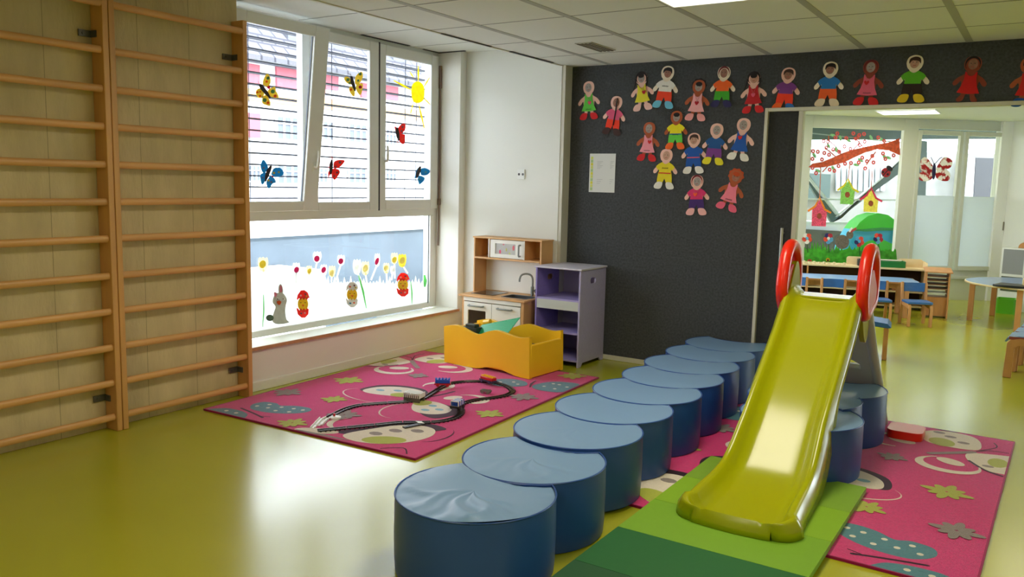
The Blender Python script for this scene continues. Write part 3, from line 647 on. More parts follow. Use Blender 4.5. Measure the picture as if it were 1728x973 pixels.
# outside the far windows: carport with braces, pale wall, curb
def opx(off, *pts): return [(fu(x, y, off), fz(x, y, off)) for x, y in pts]
cp = thing('bicycle_shelter', tuple(FP + FN * 1.6 + FU * -1.8 + Vector((0, 0, -.5))), 'dark green steel shelter with V braces outside the far window', 'shelter')
DG = mat('dark_green_steel', (62, 82, 86), .5); PG = mat('pale_steel', (176, 184, 188), .4)
def oquad(m, off, pts, th=.08): m.poly(opx(off, *pts), off, off + th, FP, FU, (0, 0, 1)) if False else m.add(
    [tuple(FP + FU * u + FN * (off + k) + Vector((0, 0, z))) for k in (0, th) for u, z in opx(off, *pts)],
    [(3, 2, 1, 0), (4, 5, 6, 7)] + [(i, (i + 1) % 4, 4 + (i + 1) % 4, 4 + i) for i in range(4)])
O1 = 1.6
for nm, q, mt in (('top_beam', ((1330, 200), (1720, 216), (1720, 234), (1330, 236)), DG), ('top_cable', ((1352, 222), (1525, 240), (1525, 242), (1352, 224)), PG),
                  ('left_brace', ((1348, 280), (1362, 290), (1420, 368), (1404, 376)), DG), ('right_brace', ((1404, 376), (1420, 368), (1530, 262), (1540, 276)), DG),
                  ('white_brace_edge', ((1350, 282), (1354, 282), (1416, 360), (1412, 362)), PG), ('white_brace_edge', ((1416, 360), (1412, 366), (1500, 292), (1504, 288)), PG),
                  ('post', ((1540, 236), (1565, 238), (1562, 330), (1538, 330)), DG), ('rail', ((1345, 334), (1530, 336), (1530, 339), (1345, 337)), PG), ('rail', ((1345, 374), (1530, 376), (1530, 380), (1345, 378)), PG)):
    m = MB(); oquad(m, O1 - (.05 if 'white' in nm or nm == 'rail' else 0), q, .06); m.build(nm, mt, cp)
SW = mat('rough_pale_wall', (122, 124, 118), .9, noise=.12, nscale=5, bump=.4, bscale=8)
m = MB(); oquad(m, 6.0, ((1330, 250), (1760, 262), (1760, 520), (1330, 520)), .3); o = tag(m.build('stone_wall', SW), 'rough pale stone wall outside behind the dark green shelter', 'wall')
m = MB(); oquad(m, 5.68, ((1360, 292), (1402, 294), (1400, 334), (1358, 334)), .3); tag(m.build('green_container', mat('dull_green_panel', (52, 72, 68), .6)), 'dull green container outside behind the left birdhouse', 'container')
cg = thing('white_fence', tuple(FP + FN * 4.0 + FU * -2.0 + Vector((0, 0, -.4))), 'white vertical slat fence outside behind the green birdhouse', 'fence')
for i in range(9):
    x = 1412 + i * 9.5; m = MB(); oquad(m, 5.93, ((x, 284), (x + 6, 284), (x + 5, 322), (x - 1, 322)), .05); m.build('slat', PG, cg)
dd = thing('metal_door', tuple(FP + FN * 5.7 + FU * fu(1675, 300, 5.7) + Vector((0, 0, .5))), 'dark grey metal door outside in the pale wall, upper right pane', 'door')
m = MB(); oquad(m, 5.74, ((1647, 266), (1720, 268), (1716, 334), (1643, 332)), .25); m.build('leaf', mat('dark_grey_metal', (34, 37, 38), .5), dd)
m = MB(); oquad(m, 5.68, ((1634, 266), (1646, 266), (1642, 334), (1628, 332)), .3); m.build('jamb', mat('mid_grey', (150, 152, 150), .6), dd)
struct(FB().box((-14, .3, -.4), (8, 20, -.3)).build('courtyard_ground', mat('courtyard_grey', (120, 122, 118), .85), origin=tuple(FP)))
FB().box((-5.5, .75, 2.72), (1.0, 2.3, 2.80)).build('roof', DG, cp)  # roof slab added to keep sky light off the far windows
# play tent outside
tn = thing('play_tent', tuple(FP + FN * .8 + FU * fu(1470, 400, .8) + Vector((0, 0, .3))), 'green and turquoise round play tent outside the far window', 'tent')
def tent(ptsL, d0, d1, mt, nm):
    m = MB(); q = opx(.6, *ptsL); m.poly([(a, b) for a, b in q], -d1, -d0, FP, FU, (0, 0, 1)); m.build(nm, mt, tn)
TG = mat('tent_green', (70, 205, 60), .6, trans=.4); TB = mat('tent_turquoise', (70, 185, 215), .6, trans=.4); TD = mat('tent_dark_green', (10, 130, 60), .6)
tent([(1436, 386), (1445, 374), (1458, 364), (1475, 359), (1492, 362), (1504, 371), (1511, 384), (1480, 383), (1455, 386)], .5, .8, TG, 'roof')
tent([(1436, 386), (1455, 386), (1480, 383), (1516, 384), (1520, 445), (1415, 445), (1422, 410)], .55, .8, TB, 'body')
tent([(1436, 388), (1455, 385), (1480, 383), (1506, 384), (1512, 384), (1512, 420), (1506, 388), (1480, 388), (1455, 390)], .5, .6, TD, 'seam_band')
tent([(1502, 386), (1516, 386), (1520, 445), (1494, 445)], .49, .5, TG, 'green_panel')
tent([(1440, 415), (1460, 405), (1480, 402), (1498, 410), (1500, 445), (1430, 445)], .49, .5, TG, 'green_panel')
m = MB(); oquad(m, 2.5, ((1345, 372), (1430, 376), (1430, 392), (1345, 386)), .5); tag(m.build('white_car_roof', PG), 'white curved roof edge outside, low behind the pink birdhouse', 'vehicle part')
m = MB(); oquad(m, 2.4, ((1345, 386), (1420, 390), (1420, 440), (1345, 436)), .5); tag(m.build('dark_low_wall', mat('asphalt_dark', (62, 66, 66), .8)), 'dark low wall outside behind the painted flowers', 'wall')
# -------- paintings on the far window
def fdec(name, parts, label, cat, group=None, off=-.006):
    """parts: (part name, polygon in photo pixels, material)"""
    c = [sum(v) / len(parts[0][1]) for v in zip(*parts[0][1])]; q = FW(c[0], c[1], off)
    if len(parts) == 1:
        m = MB(); pp = [(fu(x, y, off), fz(x, y, off)) for x, y in parts[0][1]]; m.poly(pp, -off, -off + .002, FP, FU, (0, 0, 1)); return tag(m.build(name, parts[0][2]), label, cat, group)
    t = thing(name, tuple(q), label, cat, group)
    for i, (nm, pts, mt) in enumerate(parts):
        m = MB(); o2 = off - .0015 * i; pp = [(fu(x, y, o2), fz(x, y, o2)) for x, y in pts]; m.poly(pp, -o2, -o2 + .0012, FP, FU, (0, 0, 1)); m.build(nm, mt, t)
    return t
def paint(nm, rgb, tr=.45, noise=.25, sc=40, col2=None): return mat('paint_' + nm, rgb, .7, noise=noise, nscale=sc, trans=tr, col2=col2)
PBR = paint('rust', (196, 84, 48), .25, .3, 30); PRD = paint('red', (216, 84, 84), .3); PLF = paint('leaf', (150, 196, 150), .5)
br = [(1364, 282), (1371, 276), (1388, 273), (1405, 266), (1420, 259), (1440, 252), (1462, 247), (1482, 243), (1500, 240), (1518, 233), (1519, 262), (1500, 254), (1480, 252), (1460, 257), (1440, 266), (1424, 274), (1405, 279), (1390, 282), (1374, 283)]
parts = [('branch', br, PBR)]
for a in (((1420, 262), (1411, 248), (1400, 238), (1398, 229)), ((1438, 254), (1450, 240), (1446, 228)), ((1412, 266), (1396, 252), (1392, 247)), ((1458, 250), (1448, 238), (1440, 232)), ((1478, 256), (1470, 266), (1462, 278)), ((1397, 280), (1388, 290)), ((1386, 280), (1384, 284))):
    parts.append(('twig', stroke(spline(a, 3), 1.6), PBR))
t = fdec('painted_branch', parts, 'rust brown painted branch with red blossoms and green leaves across the far window', 'painting')
for i, (x, y) in enumerate([(1413, 225), (1410, 232), (1428, 233), (1440, 225), (1450, 228), (1458, 226), (1444, 234), (1459, 239), (1390, 238), (1397, 239), (1394, 249), (1372, 255), (1380, 256), (1371, 268), (1391, 258), (1399, 261), (1406, 252), (1416, 256), (1425, 247), (1435, 251), (1451, 245), (1482, 232), (1492, 238), (1387, 269), (1371, 283), (1377, 292), (1400, 286), (1408, 288), (1415, 280), (1426, 276), (1436, 275), (1449, 274), (1455, 266), (1463, 272), (1460, 284), (1474, 274), (1472, 263), (1490, 259), (1494, 268), (1508, 262)]):
    m = MB(); o2 = -.0125; m.poly([[(fu(a, b, o2), fz(a, b, o2)) for a, b in ell(x, y, 3.3, 3.6, 0, 9)], [(fu(a, b, o2), fz(a, b, o2)) for a, b in ell(x, y, 1.2, 1.4, 0, 6)]], -o2, -o2 + .001, FP, FU, (0, 0, 1)); m.build('blossom', PRD, t)
for x, y, a in ((1418, 233, 80), (1432, 237, 30), (1405, 228, 10), (1470, 232, 60), (1486, 234, 30), (1398, 246, 60), (1411, 252, 80), (1374, 262, 60), (1380, 288, 20), (1406, 284, 60), (1445, 278, 10), (1452, 270, 30), (1492, 264, 70), (1499, 266, 20)):
    m = MB(); o2 = -.0118; m.poly([(fu(p_, q_, o2), fz(p_, q_, o2)) for p_, q_ in ell(x, y, 5, 2.4, a, 9)], -o2, -o2 + .001, FP, FU, (0, 0, 1)); m.build('leaf', PLF, t)
def birdhouse(cx, y0, w_, h, tip, col, roof, skew, top, label):
    y1 = y0 + h
    P = [('hanging_string', stroke([(cx + top[0], top[1]), (cx, tip)], 1.5), paint('string', (200, 130, 110), .3)),
         ('house', [(cx - w_ / 2, y0 + 2), (cx + 1, tip + 3), (cx + w_ / 2, y0 + 5), (cx + w_ / 2 - 1 + skew, y1 + 1), (cx - w_ / 2 + skew, y1)], col),
         ('roof', stroke([(cx - w_ * .78, y0 + 4), (cx - w_ * .3, y0 - 4), (cx, tip), (cx + w_ * .35, y0 + 1), (cx + w_ * .78, y0 + 7)], 3.4), roof),
         ('hole', ell(cx + skew / 2, y0 + h * .42, 4.2, 5, 0, 12), paint('hole_brown', (150, 72, 48), .1)), ]
    fdec('painted_birdhouse', P, label, 'painting', 'painted birdhouses')
birdhouse(1383, 352, 25, 29, 333, paint('pink', (230, 100, 130), .4, .4, 60), paint('orange', (240, 150, 40), .35), -1, (2, 284), 'pink painted birdhouse with an orange roof, lowest on the left')
birdhouse(1431, 317, 23, 27, 302, paint('green', (150, 205, 110), .4, .3, 60), paint('yellow_roof', (225, 215, 70), .4), -2, (3, 278), 'pale green painted birdhouse with a yellow roof, in the middle')
birdhouse(1470, 333, 24, 24, 317, paint('yellow', (232, 222, 110), .45, .15), paint('magenta_roof', (215, 60, 100), .3), -1, (2, 288), 'yellow painted birdhouse with a magenta roof, on the right')
fdec('painted_ladybird', [('body', ell(1495, 291, 8, 8, 20), paint('ladybird_red', (150, 28, 40), .15)), ('head', ell(1501, 284, 6, 4, 40, 12), paint('black', (30, 26, 34), .05, 0)), ('wing_line', stroke([(1489, 297), (1500, 285)], 1.5), paint('black', (30, 26, 34), .05, 0)),
     ('spot', ell(1490, 290, 2, 2, 0, 8), paint('black', (0, 0, 0))), ('spot', ell(1498, 294, 2, 2, 0, 8), paint('black', (0, 0, 0)))], 'dark red painted ladybird at the right edge of the branch window', 'painting')
gr = []
random.seed(7); x = 1357
top = [(1357, 446)]
while x < 1514:
    top += [(x, 412 + 14 * random.random() - 6 * (1370 < x < 1400)), (x + 2.2, 418 + random.random() * 6)]; x += 4.5
top.append((1514, 446))
top = [(a, min(b, 425)) if 0 < i < len(top) - 1 else (a, b) for i, (a, b) in enumerate(top)]
m = MB(); o2 = -.006; m.poly([(fu(a, b, o2), fz(a, b, o2)) for a, b in top], -o2, -o2 + .001, FP, FU, (0, 0, 1)); o = tag(m.build('painted_grass', paint('grass', (84, 172, 60), .45, .35, 14)), 'green painted grass along the bottom of the branch window', 'painting')
o['kind'] = 'stuff'
fdec('painted_hare', [('body', ell(1421, 408, 12, 12, 20), paint('hare_grey', (112, 104, 94), .08)), ('head', ell(1434, 396, 6, 7), paint('hare_grey', (112, 104, 94))), ('ear', stroke([(1435, 391), (1445, 385)], 4), paint('ear_red', (190, 80, 84), .2)), ('ear', stroke([(1433, 391), (1438, 384)], 3), PVC)],
     'grey brown painted hare sitting in the painted grass', 'painting')
cs = [paint('coral', (228, 92, 70), .3), paint('white', (238, 236, 232), .4, 0), paint('dark_blue', (44, 44, 110), .2), paint('sky', (110, 180, 215), .4), paint('crimson', (196, 50, 74), .25)]
for k, (x, y, lb, cc) in enumerate(((1362, 402, 'coral and white painted flower, first from the left above the grass', (0, 1, 0, 1, 0)), (1398, 402, 'blue and coral painted flower, second from the left above the grass', (3, 3, 0, 2, 4)), (1450, 407, 'coral painted flower with a dark blue petal, just right of the hare', (0, 4, 2, 3, 0)), (1482, 402, 'crimson and blue painted flower in front of the tent, near the red handle', (4, 3, 2, 0, 4)))):
    P = [('stem', stroke([(x, y + 6), (x + 1, y + 24)], 1.4), paint('stem', (40, 90, 40), .2))]
    for j in range(5): P.append(('petal', ell(x + 5 * cos(RAD(j * 72 + 20)), y + 6 * sin(RAD(j * 72 + 20)), 3.6, 4.2, j * 72, 9), cs[cc[j]]))
    P.append(('centre', ell(x, y, 2.6, 2.8, 0, 8), cs[3 if k != 1 else 1]))
    fdec('painted_flower', P, lb, 'painting', 'painted flowers on the far window')
fdec('painted_sunflower', [('petals', ell(1397, 438, 3.4, 3.2), paint('sun_yellow', (240, 180, 30), .2)), ('centre', ell(1397, 439, 1.8, 1.8, 0, 8), paint('black', (0, 0, 0)))], 'tiny yellow painted flower low in the grass', 'painting')
fdec('painted_flower', [('petals', ell(1366, 440, 4, 3), cs[0]), ('centre', ell(1366, 440, 1.6, 1.6, 0, 8), paint('hole_brown', (0, 0, 0)))], 'small red painted flower low in the grass beside the left slide handle', 'painting')
MAR = mat('marbled_red_white', (240, 236, 230), .7, nscale=14, col2=(190, 50, 54), trans=.5, detail=12)
_r = [n_ for n_ in MAR.node_tree.nodes if n_.type == 'VALTORGB'][0]; _r.color_ramp.elements[0].position = .47; _r.color_ramp.elements[1].position = .54
def mb_(o): return o
fdec('paper_butterfly', [('wing', spline([(1576, 287), (1571, 275), (1562, 265), (1554, 270), (1553, 283), (1558, 290)], 5, True), MAR), ('wing', spline([(1576, 289), (1560, 287), (1551, 294), (1553, 304), (1566, 305), (1575, 298)], 5, True), MAR),
      ('wing', spline([(1580, 287), (1585, 275), (1594, 265), (1606, 270), (1606, 279), (1599, 285)], 5, True), MAR), ('wing', spline([(1580, 289), (1594, 285), (1603, 293), (1601, 304), (1590, 305), (1580, 300)], 5, True), MAR),
      ('body', ell(1576, 289, 3.2, 14, 4, 16), paint('navy', (36, 30, 74), .05, 0)), ('antenna', stroke([(1576, 276), (1571, 265)], 1), paint('navy', (0, 0, 0))), ('antenna', stroke([(1578, 276), (1586, 267), (1590, 265)], 1), paint('navy', (0, 0, 0)))],
     'red and white marbled paper butterfly on the far door pane', 'decoration')
# -------- furniture of the next room
CB = mat('chair_blue', (48, 100, 168), .45, noise=.08, nscale=30); CW = mat('chair_beech', (196, 138, 84), .45, noise=.12, nscale=12, stretch=(1, 1, .2)); PW = mat('pale_plywood', (220, 196, 152), .5, noise=.06, nscale=8)
TBL = mat('table_blue', (126, 168, 222), .25); DKI = mat('shelf_interior', (70, 48, 34), .8)
def child_chair(loc, rz, label, group='blue and beech child chairs at the long table', sh=.31):
    t = thing('child_chair', loc, label, 'chair', group, rz); t.scale = (1, 1, .84)          # faces -y
    m = MB().poly(rrect(-.135, -.14, .135, .13, .03), sh - .005, sh + .022); m.build('seat', CB, t, local=True, bevel=.006)
    for sx in (-1, 1):
        MB().poly([(-.155, 0), (-.115, 0), (-.112, sh - .07), (.06, sh - .055), (.13, sh - .045), (.13, sh - .005), (-.10, sh - .005), (-.14, sh - .02), (-.155, sh - .06)], -.014, .014, (sx * .115, 0, 0), (0, 1, 0), (0, 0, 1)).build('front_leg', CW, t, local=True, bevel=.004)
        MB().poly([(.13, 0), (.165, 0), (.135, sh), (.165, .56), (.135, .57), (.10, sh), (.10, sh - .04)], -.014, .014, (sx * .128, 0, 0), (0, 1, 0), (0, 0, 1)).build('rear_leg', CW, t, local=True, bevel=.004)
    m = MB(); pts = [(-.112, .135), (0, .160), (.112, .135)]; pts = spline(pts, 5)
    m.poly(stroke(pts, .014), .44, .56); m.build('backrest', CB, t, local=True, bevel=.004)
    MB().box((-.10, .10, sh - .05), (.10, .12, sh - .015)).build('stretcher', CW, t, local=True)
    return t
c4 = child_chair((-1.20, 10.34, .001), RAD(24), 'blue and beech child chair at the right end of the long table')
c3 = FL(1500, 552)
dup(c4, (-1.60, 10.22, .001), RAD(22), 'blue and beech child chair just right of the red slide handle')
dup(c4, (-2.04, 10.05, .001), RAD(18), 'blue and beech child chair mostly hidden behind the right red slide handle')
dup(c4, (-2.46, 9.95, .001), RAD(14), 'blue and beech child chair seen between the two red slide handles, left one')
t = thing('long_table', (-2.0, 10.85, 0), 'long low table with a light blue top behind the child chairs', 'table', rz=RAD(20)); t.scale = (1, 1, .88)
MB().poly(rrect(-1.35, -.30, .72, .30, .14), .475, .498).build('table_top', TBL, t, local=True)
m = MB().poly([rrect(-1.353, -.303, .723, .303, .14), rrect(-1.35, -.3, .72, .3, .14)], .474, .4975); m.build('edge_band', CW, t, local=True)
for a in ((-1.2, -.22), (.58, -.22), (-1.2, .22), (.58, .22)): MB().box((a[0] - .025, a[1] - .025, .001), (a[0] + .025, a[1] + .025, .475)).build('leg', CW, t, local=True, bevel=.004)
MB().box((-1.2, -.23, .40), (.58, -.21, .474)).build('apron', CW, t, local=True)
# shelf units under the far window
SA = RAD(14)
t = thing('low_shelf_unit', (-2.15, 11.62, 0), 'low wooden shelf unit with pale rounded end boards under the branch window', 'shelf', rz=SA); t.scale = (.92, 1, .74)
MB().box((-1.3, -.2, .69), (.92, .2, .72)).build('top_board', PW, t, local=True, bevel=.003)
MB().box((-1.3, .17, .02), (.92, .2, .69)).build('back_board', DKI, t, local=True)
for z in (.05, .30): MB().box((-1.3, -.19, z), (.92, .17, z + .018)).build('shelf_board', PW, t, local=True)
for x in (-.62, .22): MB().box((x, -.2, 0), (x + .02, .17, .69)).build('divider', CW, t, local=True)
MB().poly([(a, b) for a, b in rrect(-.2, 0, .2, .83, .06)], -.01, .01, (.93, 0, 0), (0, 1, 0), (0, 0, 1)).build('end_board', PW, t, local=True)
MB().poly([(a, b) for a, b in rrect(-.145, .70, .145, .86, .04)], -.01, .01, (.06, .10, 0), (1, 0, 0), (0, 0, 1)).build('back_panel', PW, t, local=True)
MB().poly([(a, b) for a, b in rrect(-.16, .70, .16, .86, .04)], -.01, .01, (.76, .12, 0), (1, 0, 0), (0, 0, 1)).build('back_panel', PW, t, local=True)
Mx = Matrix.Translation((-2.15, 11.62, -.187)) @ Matrix.Rotation(SA, 4, 'Z')
ZSH = 0
def on_shelf(x, y, z): return tuple(Mx @ Vector((x, y, z)))
m = MB(); m.M = Mx
m.poly([rrect(.30, -.16, .62, .06, .03), rrect(.315, -.145, .605, .045, .02)], .722, .80).box((.31, -.15, .722), (.61, .05, .73)); tag(m.build('storage_tray', mat('green_plastic', (20, 112, 46), .4)), 'green plastic tray with papers on the low shelf unit', 'tray')
m = MB(); m.M = Mx; m.box((.33, -.02, .80), (.58, .0, .812)); m.box((.34, -.1, .731), (.57, .0, .79)); tag(m.build('paper_stack', mat('paper', (225, 220, 205), .8)), 'stack of papers inside the green tray', 'paper')
m = MB(); m.M = Mx; m.poly([rrect(.05, -.14, .27, .08, .03), rrect(.065, -.125, .255, .065, .02)], .722, .80).box((.06, -.13, .722), (.26, .07, .73)); tag(m.build('storage_tray', mat('black_plastic', (26, 28, 34), .4)), 'black plastic tray of red things beside the green tray', 'tray')
for i in range(5):
    m = MB(); m.M = Mx; a = i * 1.1; m.cyl((.09 + .03 * i, -.1 + .02 * (i % 3), .79), (.12 + .035 * i, .0 + .02 * (i % 2), .81 + .008 * (i % 2)), .010, n=8)
    tag(m.build('marker', [REDP, mat('marker_white', (235, 230, 225), .5), REDP, mat('marker_orange', (235, 120, 50), .5), REDP][i]), ['red marker at the left of the black tray', 'white marker in the black tray', 'red marker in the middle of the black tray', 'orange marker in the black tray', 'red marker at the right of the black tray'][i], 'marker', 'markers in the black tray')
BL = mat('block_cream', (214, 198, 158), .6)
for i in range(14):
    m = MB(); m.M = Mx; x = -.92 + i * .062; m.cyl((x, -.12, .722), (x, -.12, .745 + .008 * (i % 2)), .017, n=10)
    tag(m.build('wooden_peg', BL), 'cream wooden peg in the line of pegs on the shelf unit, ' + ('%s from the left' % ('first second third fourth fifth sixth seventh eighth ninth tenth eleventh twelfth thirteenth last'.split()[i])), 'peg', 'wooden pegs on the shelf')
m = MB(); m.M = Mx; m.box((-.94, -.15, .7205), (-.04, -.09, .7225)); tag(m.build('peg_board', PW), 'thin pale board under the line of wooden pegs', 'board')
for i in range(8):
    m = MB(); m.M = Mx; x = -1.0 + i * .05; m.box((x, -.14, .62), (x + .028, -.1, .695)); m.v = [(a, b, c - .0) for a, b, c in m.v]
    tag(m.build('hanging_ribbon', mat('ribbon_red', (150, 40, 50), .6) if i % 2 else mat('ribbon_cream', (210, 190, 180), .6)), '%s strip hanging under the shelf top, %s from the left' % ('dark red' if i % 2 else 'cream', 'first second third fourth fifth sixth seventh last'.split()[i]), 'strip', 'coloured strips under the shelf top')
for i, (x, c_) in enumerate(((.40, (210, 200, 180)), (.60, (160, 100, 60)), (.75, (200, 190, 170)))):
    m = MB(); m.M = Mx; m.box((x - .12, -.12, .424), (x - .01, .05, .52 + .03 * i)); tag(m.build('storage_box', mat('toybox%d' % i, c_, .7), bevel=.008), ['cream box on the lower shelf behind the chairs', 'brown box on the lower shelf behind the chairs', 'pale box at the right end of the lower shelf'][i], 'box', 'boxes on the lower shelf')
# drawer rack right of the shelf
t = thing('drawer_rack', (-1.11, 11.30, 0), 'brown wooden rack of flat drawers right of the low shelf unit', 'rack', rz=RAD(10)); t.scale = (.8, .9, .82)
for x in (-.17, .14): MB().poly([(-.2, 0), (.2, 0), (.14, .70), (-.16, .66)], 0, .022, (x, 0, 0), (0, 1, 0), (0, 0, 1)).build('side_board', CW, t, local=True)
MB().poly([(-.2, .665), (.2, .70), (.2, .715), (-.2, .68)], -.19, .19, (0, 0, 0), (0, 1, 0), (0, 0, 1)).build('top_board', CW, t, local=True)
for i in range(4): MB().box((-.148, -.17, .42 + i * .06), (.14, .15, .432 + i * .06)).build('drawer', mat('drawer_brown', (120, 74, 44), .6), t, local=True)
MB().box((-.148, -.14, .02), (.14, .14, .30)).build('lower_box', CW, t, local=True)
MB().box((-.14, -.16, .36), (.13, .1, .368)).build('paper_sheet', PVC, t, local=True)
# bench end behind the ladder
t = thing('bench_stool', (-1.30, 8.08, 0), 'blue topped beech stool half hidden behind the grey slide ladder', 'stool', rz=RAD(8))
MB().poly([(-.16, .30), (-.14, .335), (0, .35), (.14, .335), (.17, .30), (.14, .295), (0, .305), (-.13, .295)], -.17, .17, (0, 0, 0), (1, 0, 0), (0, 0, 1)).build('seat', CB, t, local=True, bevel=.004)
for x in (-.15, .11): MB().box((x, -.15, .001), (x + .04, .15, .30)).build('leg', CW, t, local=True, bevel=.006)
# stools in a row at the right edge
SQ = mat('stool_blue_grey', (108, 136, 172), .45)
for i, y in enumerate((8.02, 8.36, 8.70, 9.06)):
    o = FL(1697, 637); x = -.03 + (y - 8.0) * .10
    t = thing('child_stool', (x, y, 0), ('nearest beech stool with a blue grey seat at the right edge', 'second beech stool from the front at the right edge', 'third beech stool from the front at the right edge', 'farthest beech stool of the row at the right edge')[i], 'stool', 'row of beech stools at the right edge', rz=RAD(-4))
    q = [(-.20, .30), (-.18, .335), (-.1, .352), (.1, .352), (.18, .335), (.20, .30), (.185, .298), (.165, .322), (.09, .338), (-.09, .338), (-.165, .322), (-.185, .298)]
    MB().poly(q, -.16, .155, (0, 0, 0), (1, 0, 0), (0, 0, 1)).build('seat', SQ, t, local=True)
    MB().poly([(-.19, 0), (-.13, 0), (-.125, .25), (-.09, .275), (.09, .275), (.125, .25), (.13, 0), (.19, 0), (.18, .295), (.16, .318), (.09, .334), (-.09, .334), (-.16, .318), (-.18, .295)], .13, .165, (0, 0, 0), (1, 0, 0), (0, 0, 1)).build('leg_frame', CW, t, local=True, bevel=.005)
    MB().poly([(-.19, 0), (-.13, 0), (-.125, .25), (-.09, .275), (.09, .275), (.125, .25), (.13, 0), (.19, 0), (.18, .295), (.16, .318), (.09, .334), (-.09, .334), (-.16, .318), (-.18, .295)], -.165, -.13, (0, 0, 0), (1, 0, 0), (0, 0, 1)).build('leg_frame', CW, t, local=True, bevel=.005)
    MB().box((-.17, -.1625, .3205), (.17, -.159, .345)).build('seat_trim', mat('trim_rust', (140, 62, 52), .6), t, local=True)
# round table
tc = (-.10, 11.25)
t = thing('round_table', (*tc, 0), 'round low table with a blue grey top and beech legs near the far corner', 'table'); t.scale = (1, 1, .86)
MB().lathe([(.70, .545), (.705, .555), (.70, .565)], n=48).build('table_top', mat('table_grey_blue', (132, 156, 196), .18), t, local=True)
MB().lathe([(.704, .540), (.712, .545), (.712, .560), (.704, .5645)], n=48).build('edge_band', PW, t, local=True)
for k, (x, y) in enumerate(((-.62, -.03), (-.12, -.58), (-.42, .60), (.45, -.45), (.5, .4))):
    MB().box((x - .03, y - .03, .001), (x + .03, y + .03, .540)).build('leg', CW, t, local=True, bevel=.006)
MB().box((-.6, -.05, .49), (-.44, .05, .538)).build('apron', CW, t, local=True)
def at_table(px, py, z=.487): p = FL(px, py, z); return p
p = at_table(1714, 484)
m = MB().poly([(p.x - .22, p.y - .10), (p.x - .16, p.y + .16), (p.x + .3, p.y + .16), (p.x + .3, p.y - .12), (p.x - .1, p.y - .16)], .487, .512); tag(m.build('serving_tray', mat('tray_black', (22, 24, 34), .35), bevel=.006), 'flat black tray on the round table', 'tray')
m = MB().box((p.x + .06, p.y - .04, .513), (p.x + .3, p.y + .12, .58)); tag(m.build('wooden_box', PW, bevel=.004), 'pale wooden box standing in the black tray', 'box')
p = FL(1712, 520)
t = thing('storage_cabinet', (-.27, 12.62, 0), 'grey panel cabinet with white edges in the far right corner', 'cabinet', rz=RAD(-12)); t.scale = (.86, 1, .86)
MB().box((-.24, -.16, .001), (.3, .2, .95)).build('body', PVC, t, local=True, bevel=.004)
MB().box((-.215, -.165, .56), (.06, -.158, .93)).build('panel', mat('panel_grey', (138, 140, 142), .6), t, local=True)
MB().box((-.215, -.165, .30), (.06, -.158, .52)).build('panel', mat('panel_dark', (72, 80, 64), .6), t, local=True)
m = MB(); m.poly(spline([(-.06, .822), (-.05, .86), (0, .89), (.04, .88), (.08, .90), (.2, .89), (.22, .822)], 4), -.1, .1, (-.27, 12.62, 0), (1, 0, 0), (0, 0, 1)); tag(m.build('wooden_toy', CW), 'small wooden toy on top of the grey cabinet', 'toy')
m = MB().poly([rrect(-.50, 12.12, -.28, 12.34, .03), rrect(-.485, 12.135, -.295, 12.325, .02)], .001, .19).box((-.49, 12.13, .001), (-.29, 12.33, .012)); tag(m.build('storage_crate', mat('lime_crate', (92, 178, 32), .45)), 'bright green plastic crate on the floor under the round table', 'crate')
# ================================================================== TOY KITCHEN
OAK = mat('kitchen_birch', (212, 164, 108), .5, noise=.1, nscale=8, stretch=(1, 1, .3)); KW = mat('kitchen_white', (236, 236, 228), .4); KG = mat('kitchen_grey', (138, 144, 140), .4)
kt = thing('toy_kitchen', (-3.99, 6.06, 0), 'birch and white toy kitchen with sink, hob and overhead cupboard', 'toy kitchen')
def kb(nm, a, b, mt=OAK, bev=.002, par=None): return MB().box(a, b).build(nm, mt, par or kt, bevel=bev)
kb('side_panel', (-4.325, 5.885, .001), (-4.300, 6.268, .500)); kb('side_panel', (-3.700, 5.875, .001), (-3.672, 6.268, .500))
ct = MB().poly([[(-4.345, 5.855), (-3.655, 5.855), (-3.655, 6.270), (-4.345, 6.270)], rrect(-3.95, 5.945, -3.695, 6.13, .02)], .500, .518).build('worktop', OAK, kt, bevel=.003)
kb('fascia', (-4.300, 5.872, .462), (-3.700, 5.89, .4995), KW); kb('back_panel', (-4.300, 6.25, .02), (-3.700, 6.268, .49), KW); kb('base', (-4.300, 5.90, .015), (-3.700, 6.25, .035), KW)
m = MB().poly([rrect(-4.296, .035, -4.003, .455, .004), rrect(-4.252, .19, -4.062, .385, .008)], -.018, 0, (0, 5.873, 0), (1, 0, 0), (0, 0, 1)); d1 = m.build('oven_door', KW, kt, bevel=.002)
MB().box((-4.252, 5.884, .19), (-4.062, 5.888, .385)).build('window', glass('smoked_glass', (.55, .50, .40), .08), d1)
MB().box((-4.296, 5.93, .20), (-4.003, 6.2, .21)).build('oven_rack', KW, kt)
d2 = kb('cupboard_door', (-3.997, 5.873, .035), (-3.704, 5.891, .455), KW)
def bar(a, b, out, par, nm='handle'):
    a, b = Vector(a), Vector(b); o = Vector(out)
    MB().tube([a, a + o * .8, a + o + (b - a) * .06, b + o - (b - a) * .06, b + o * .8, b], .0075, n=8).build(nm, KG, par)
bar((-4.235, 5.873, .425), (-4.085, 5.873, .425), (0, -.03, 0), d1); bar((-3.93, 5.873, .425), (-3.79, 5.873, .425), (0, -.03, 0), d2)
MB().box((-4.275, 5.945, .5185), (-4.04, 6.20, .5225)).build('hob', mat('hob_black', (34, 36, 38), .1), kt, bevel=.001)
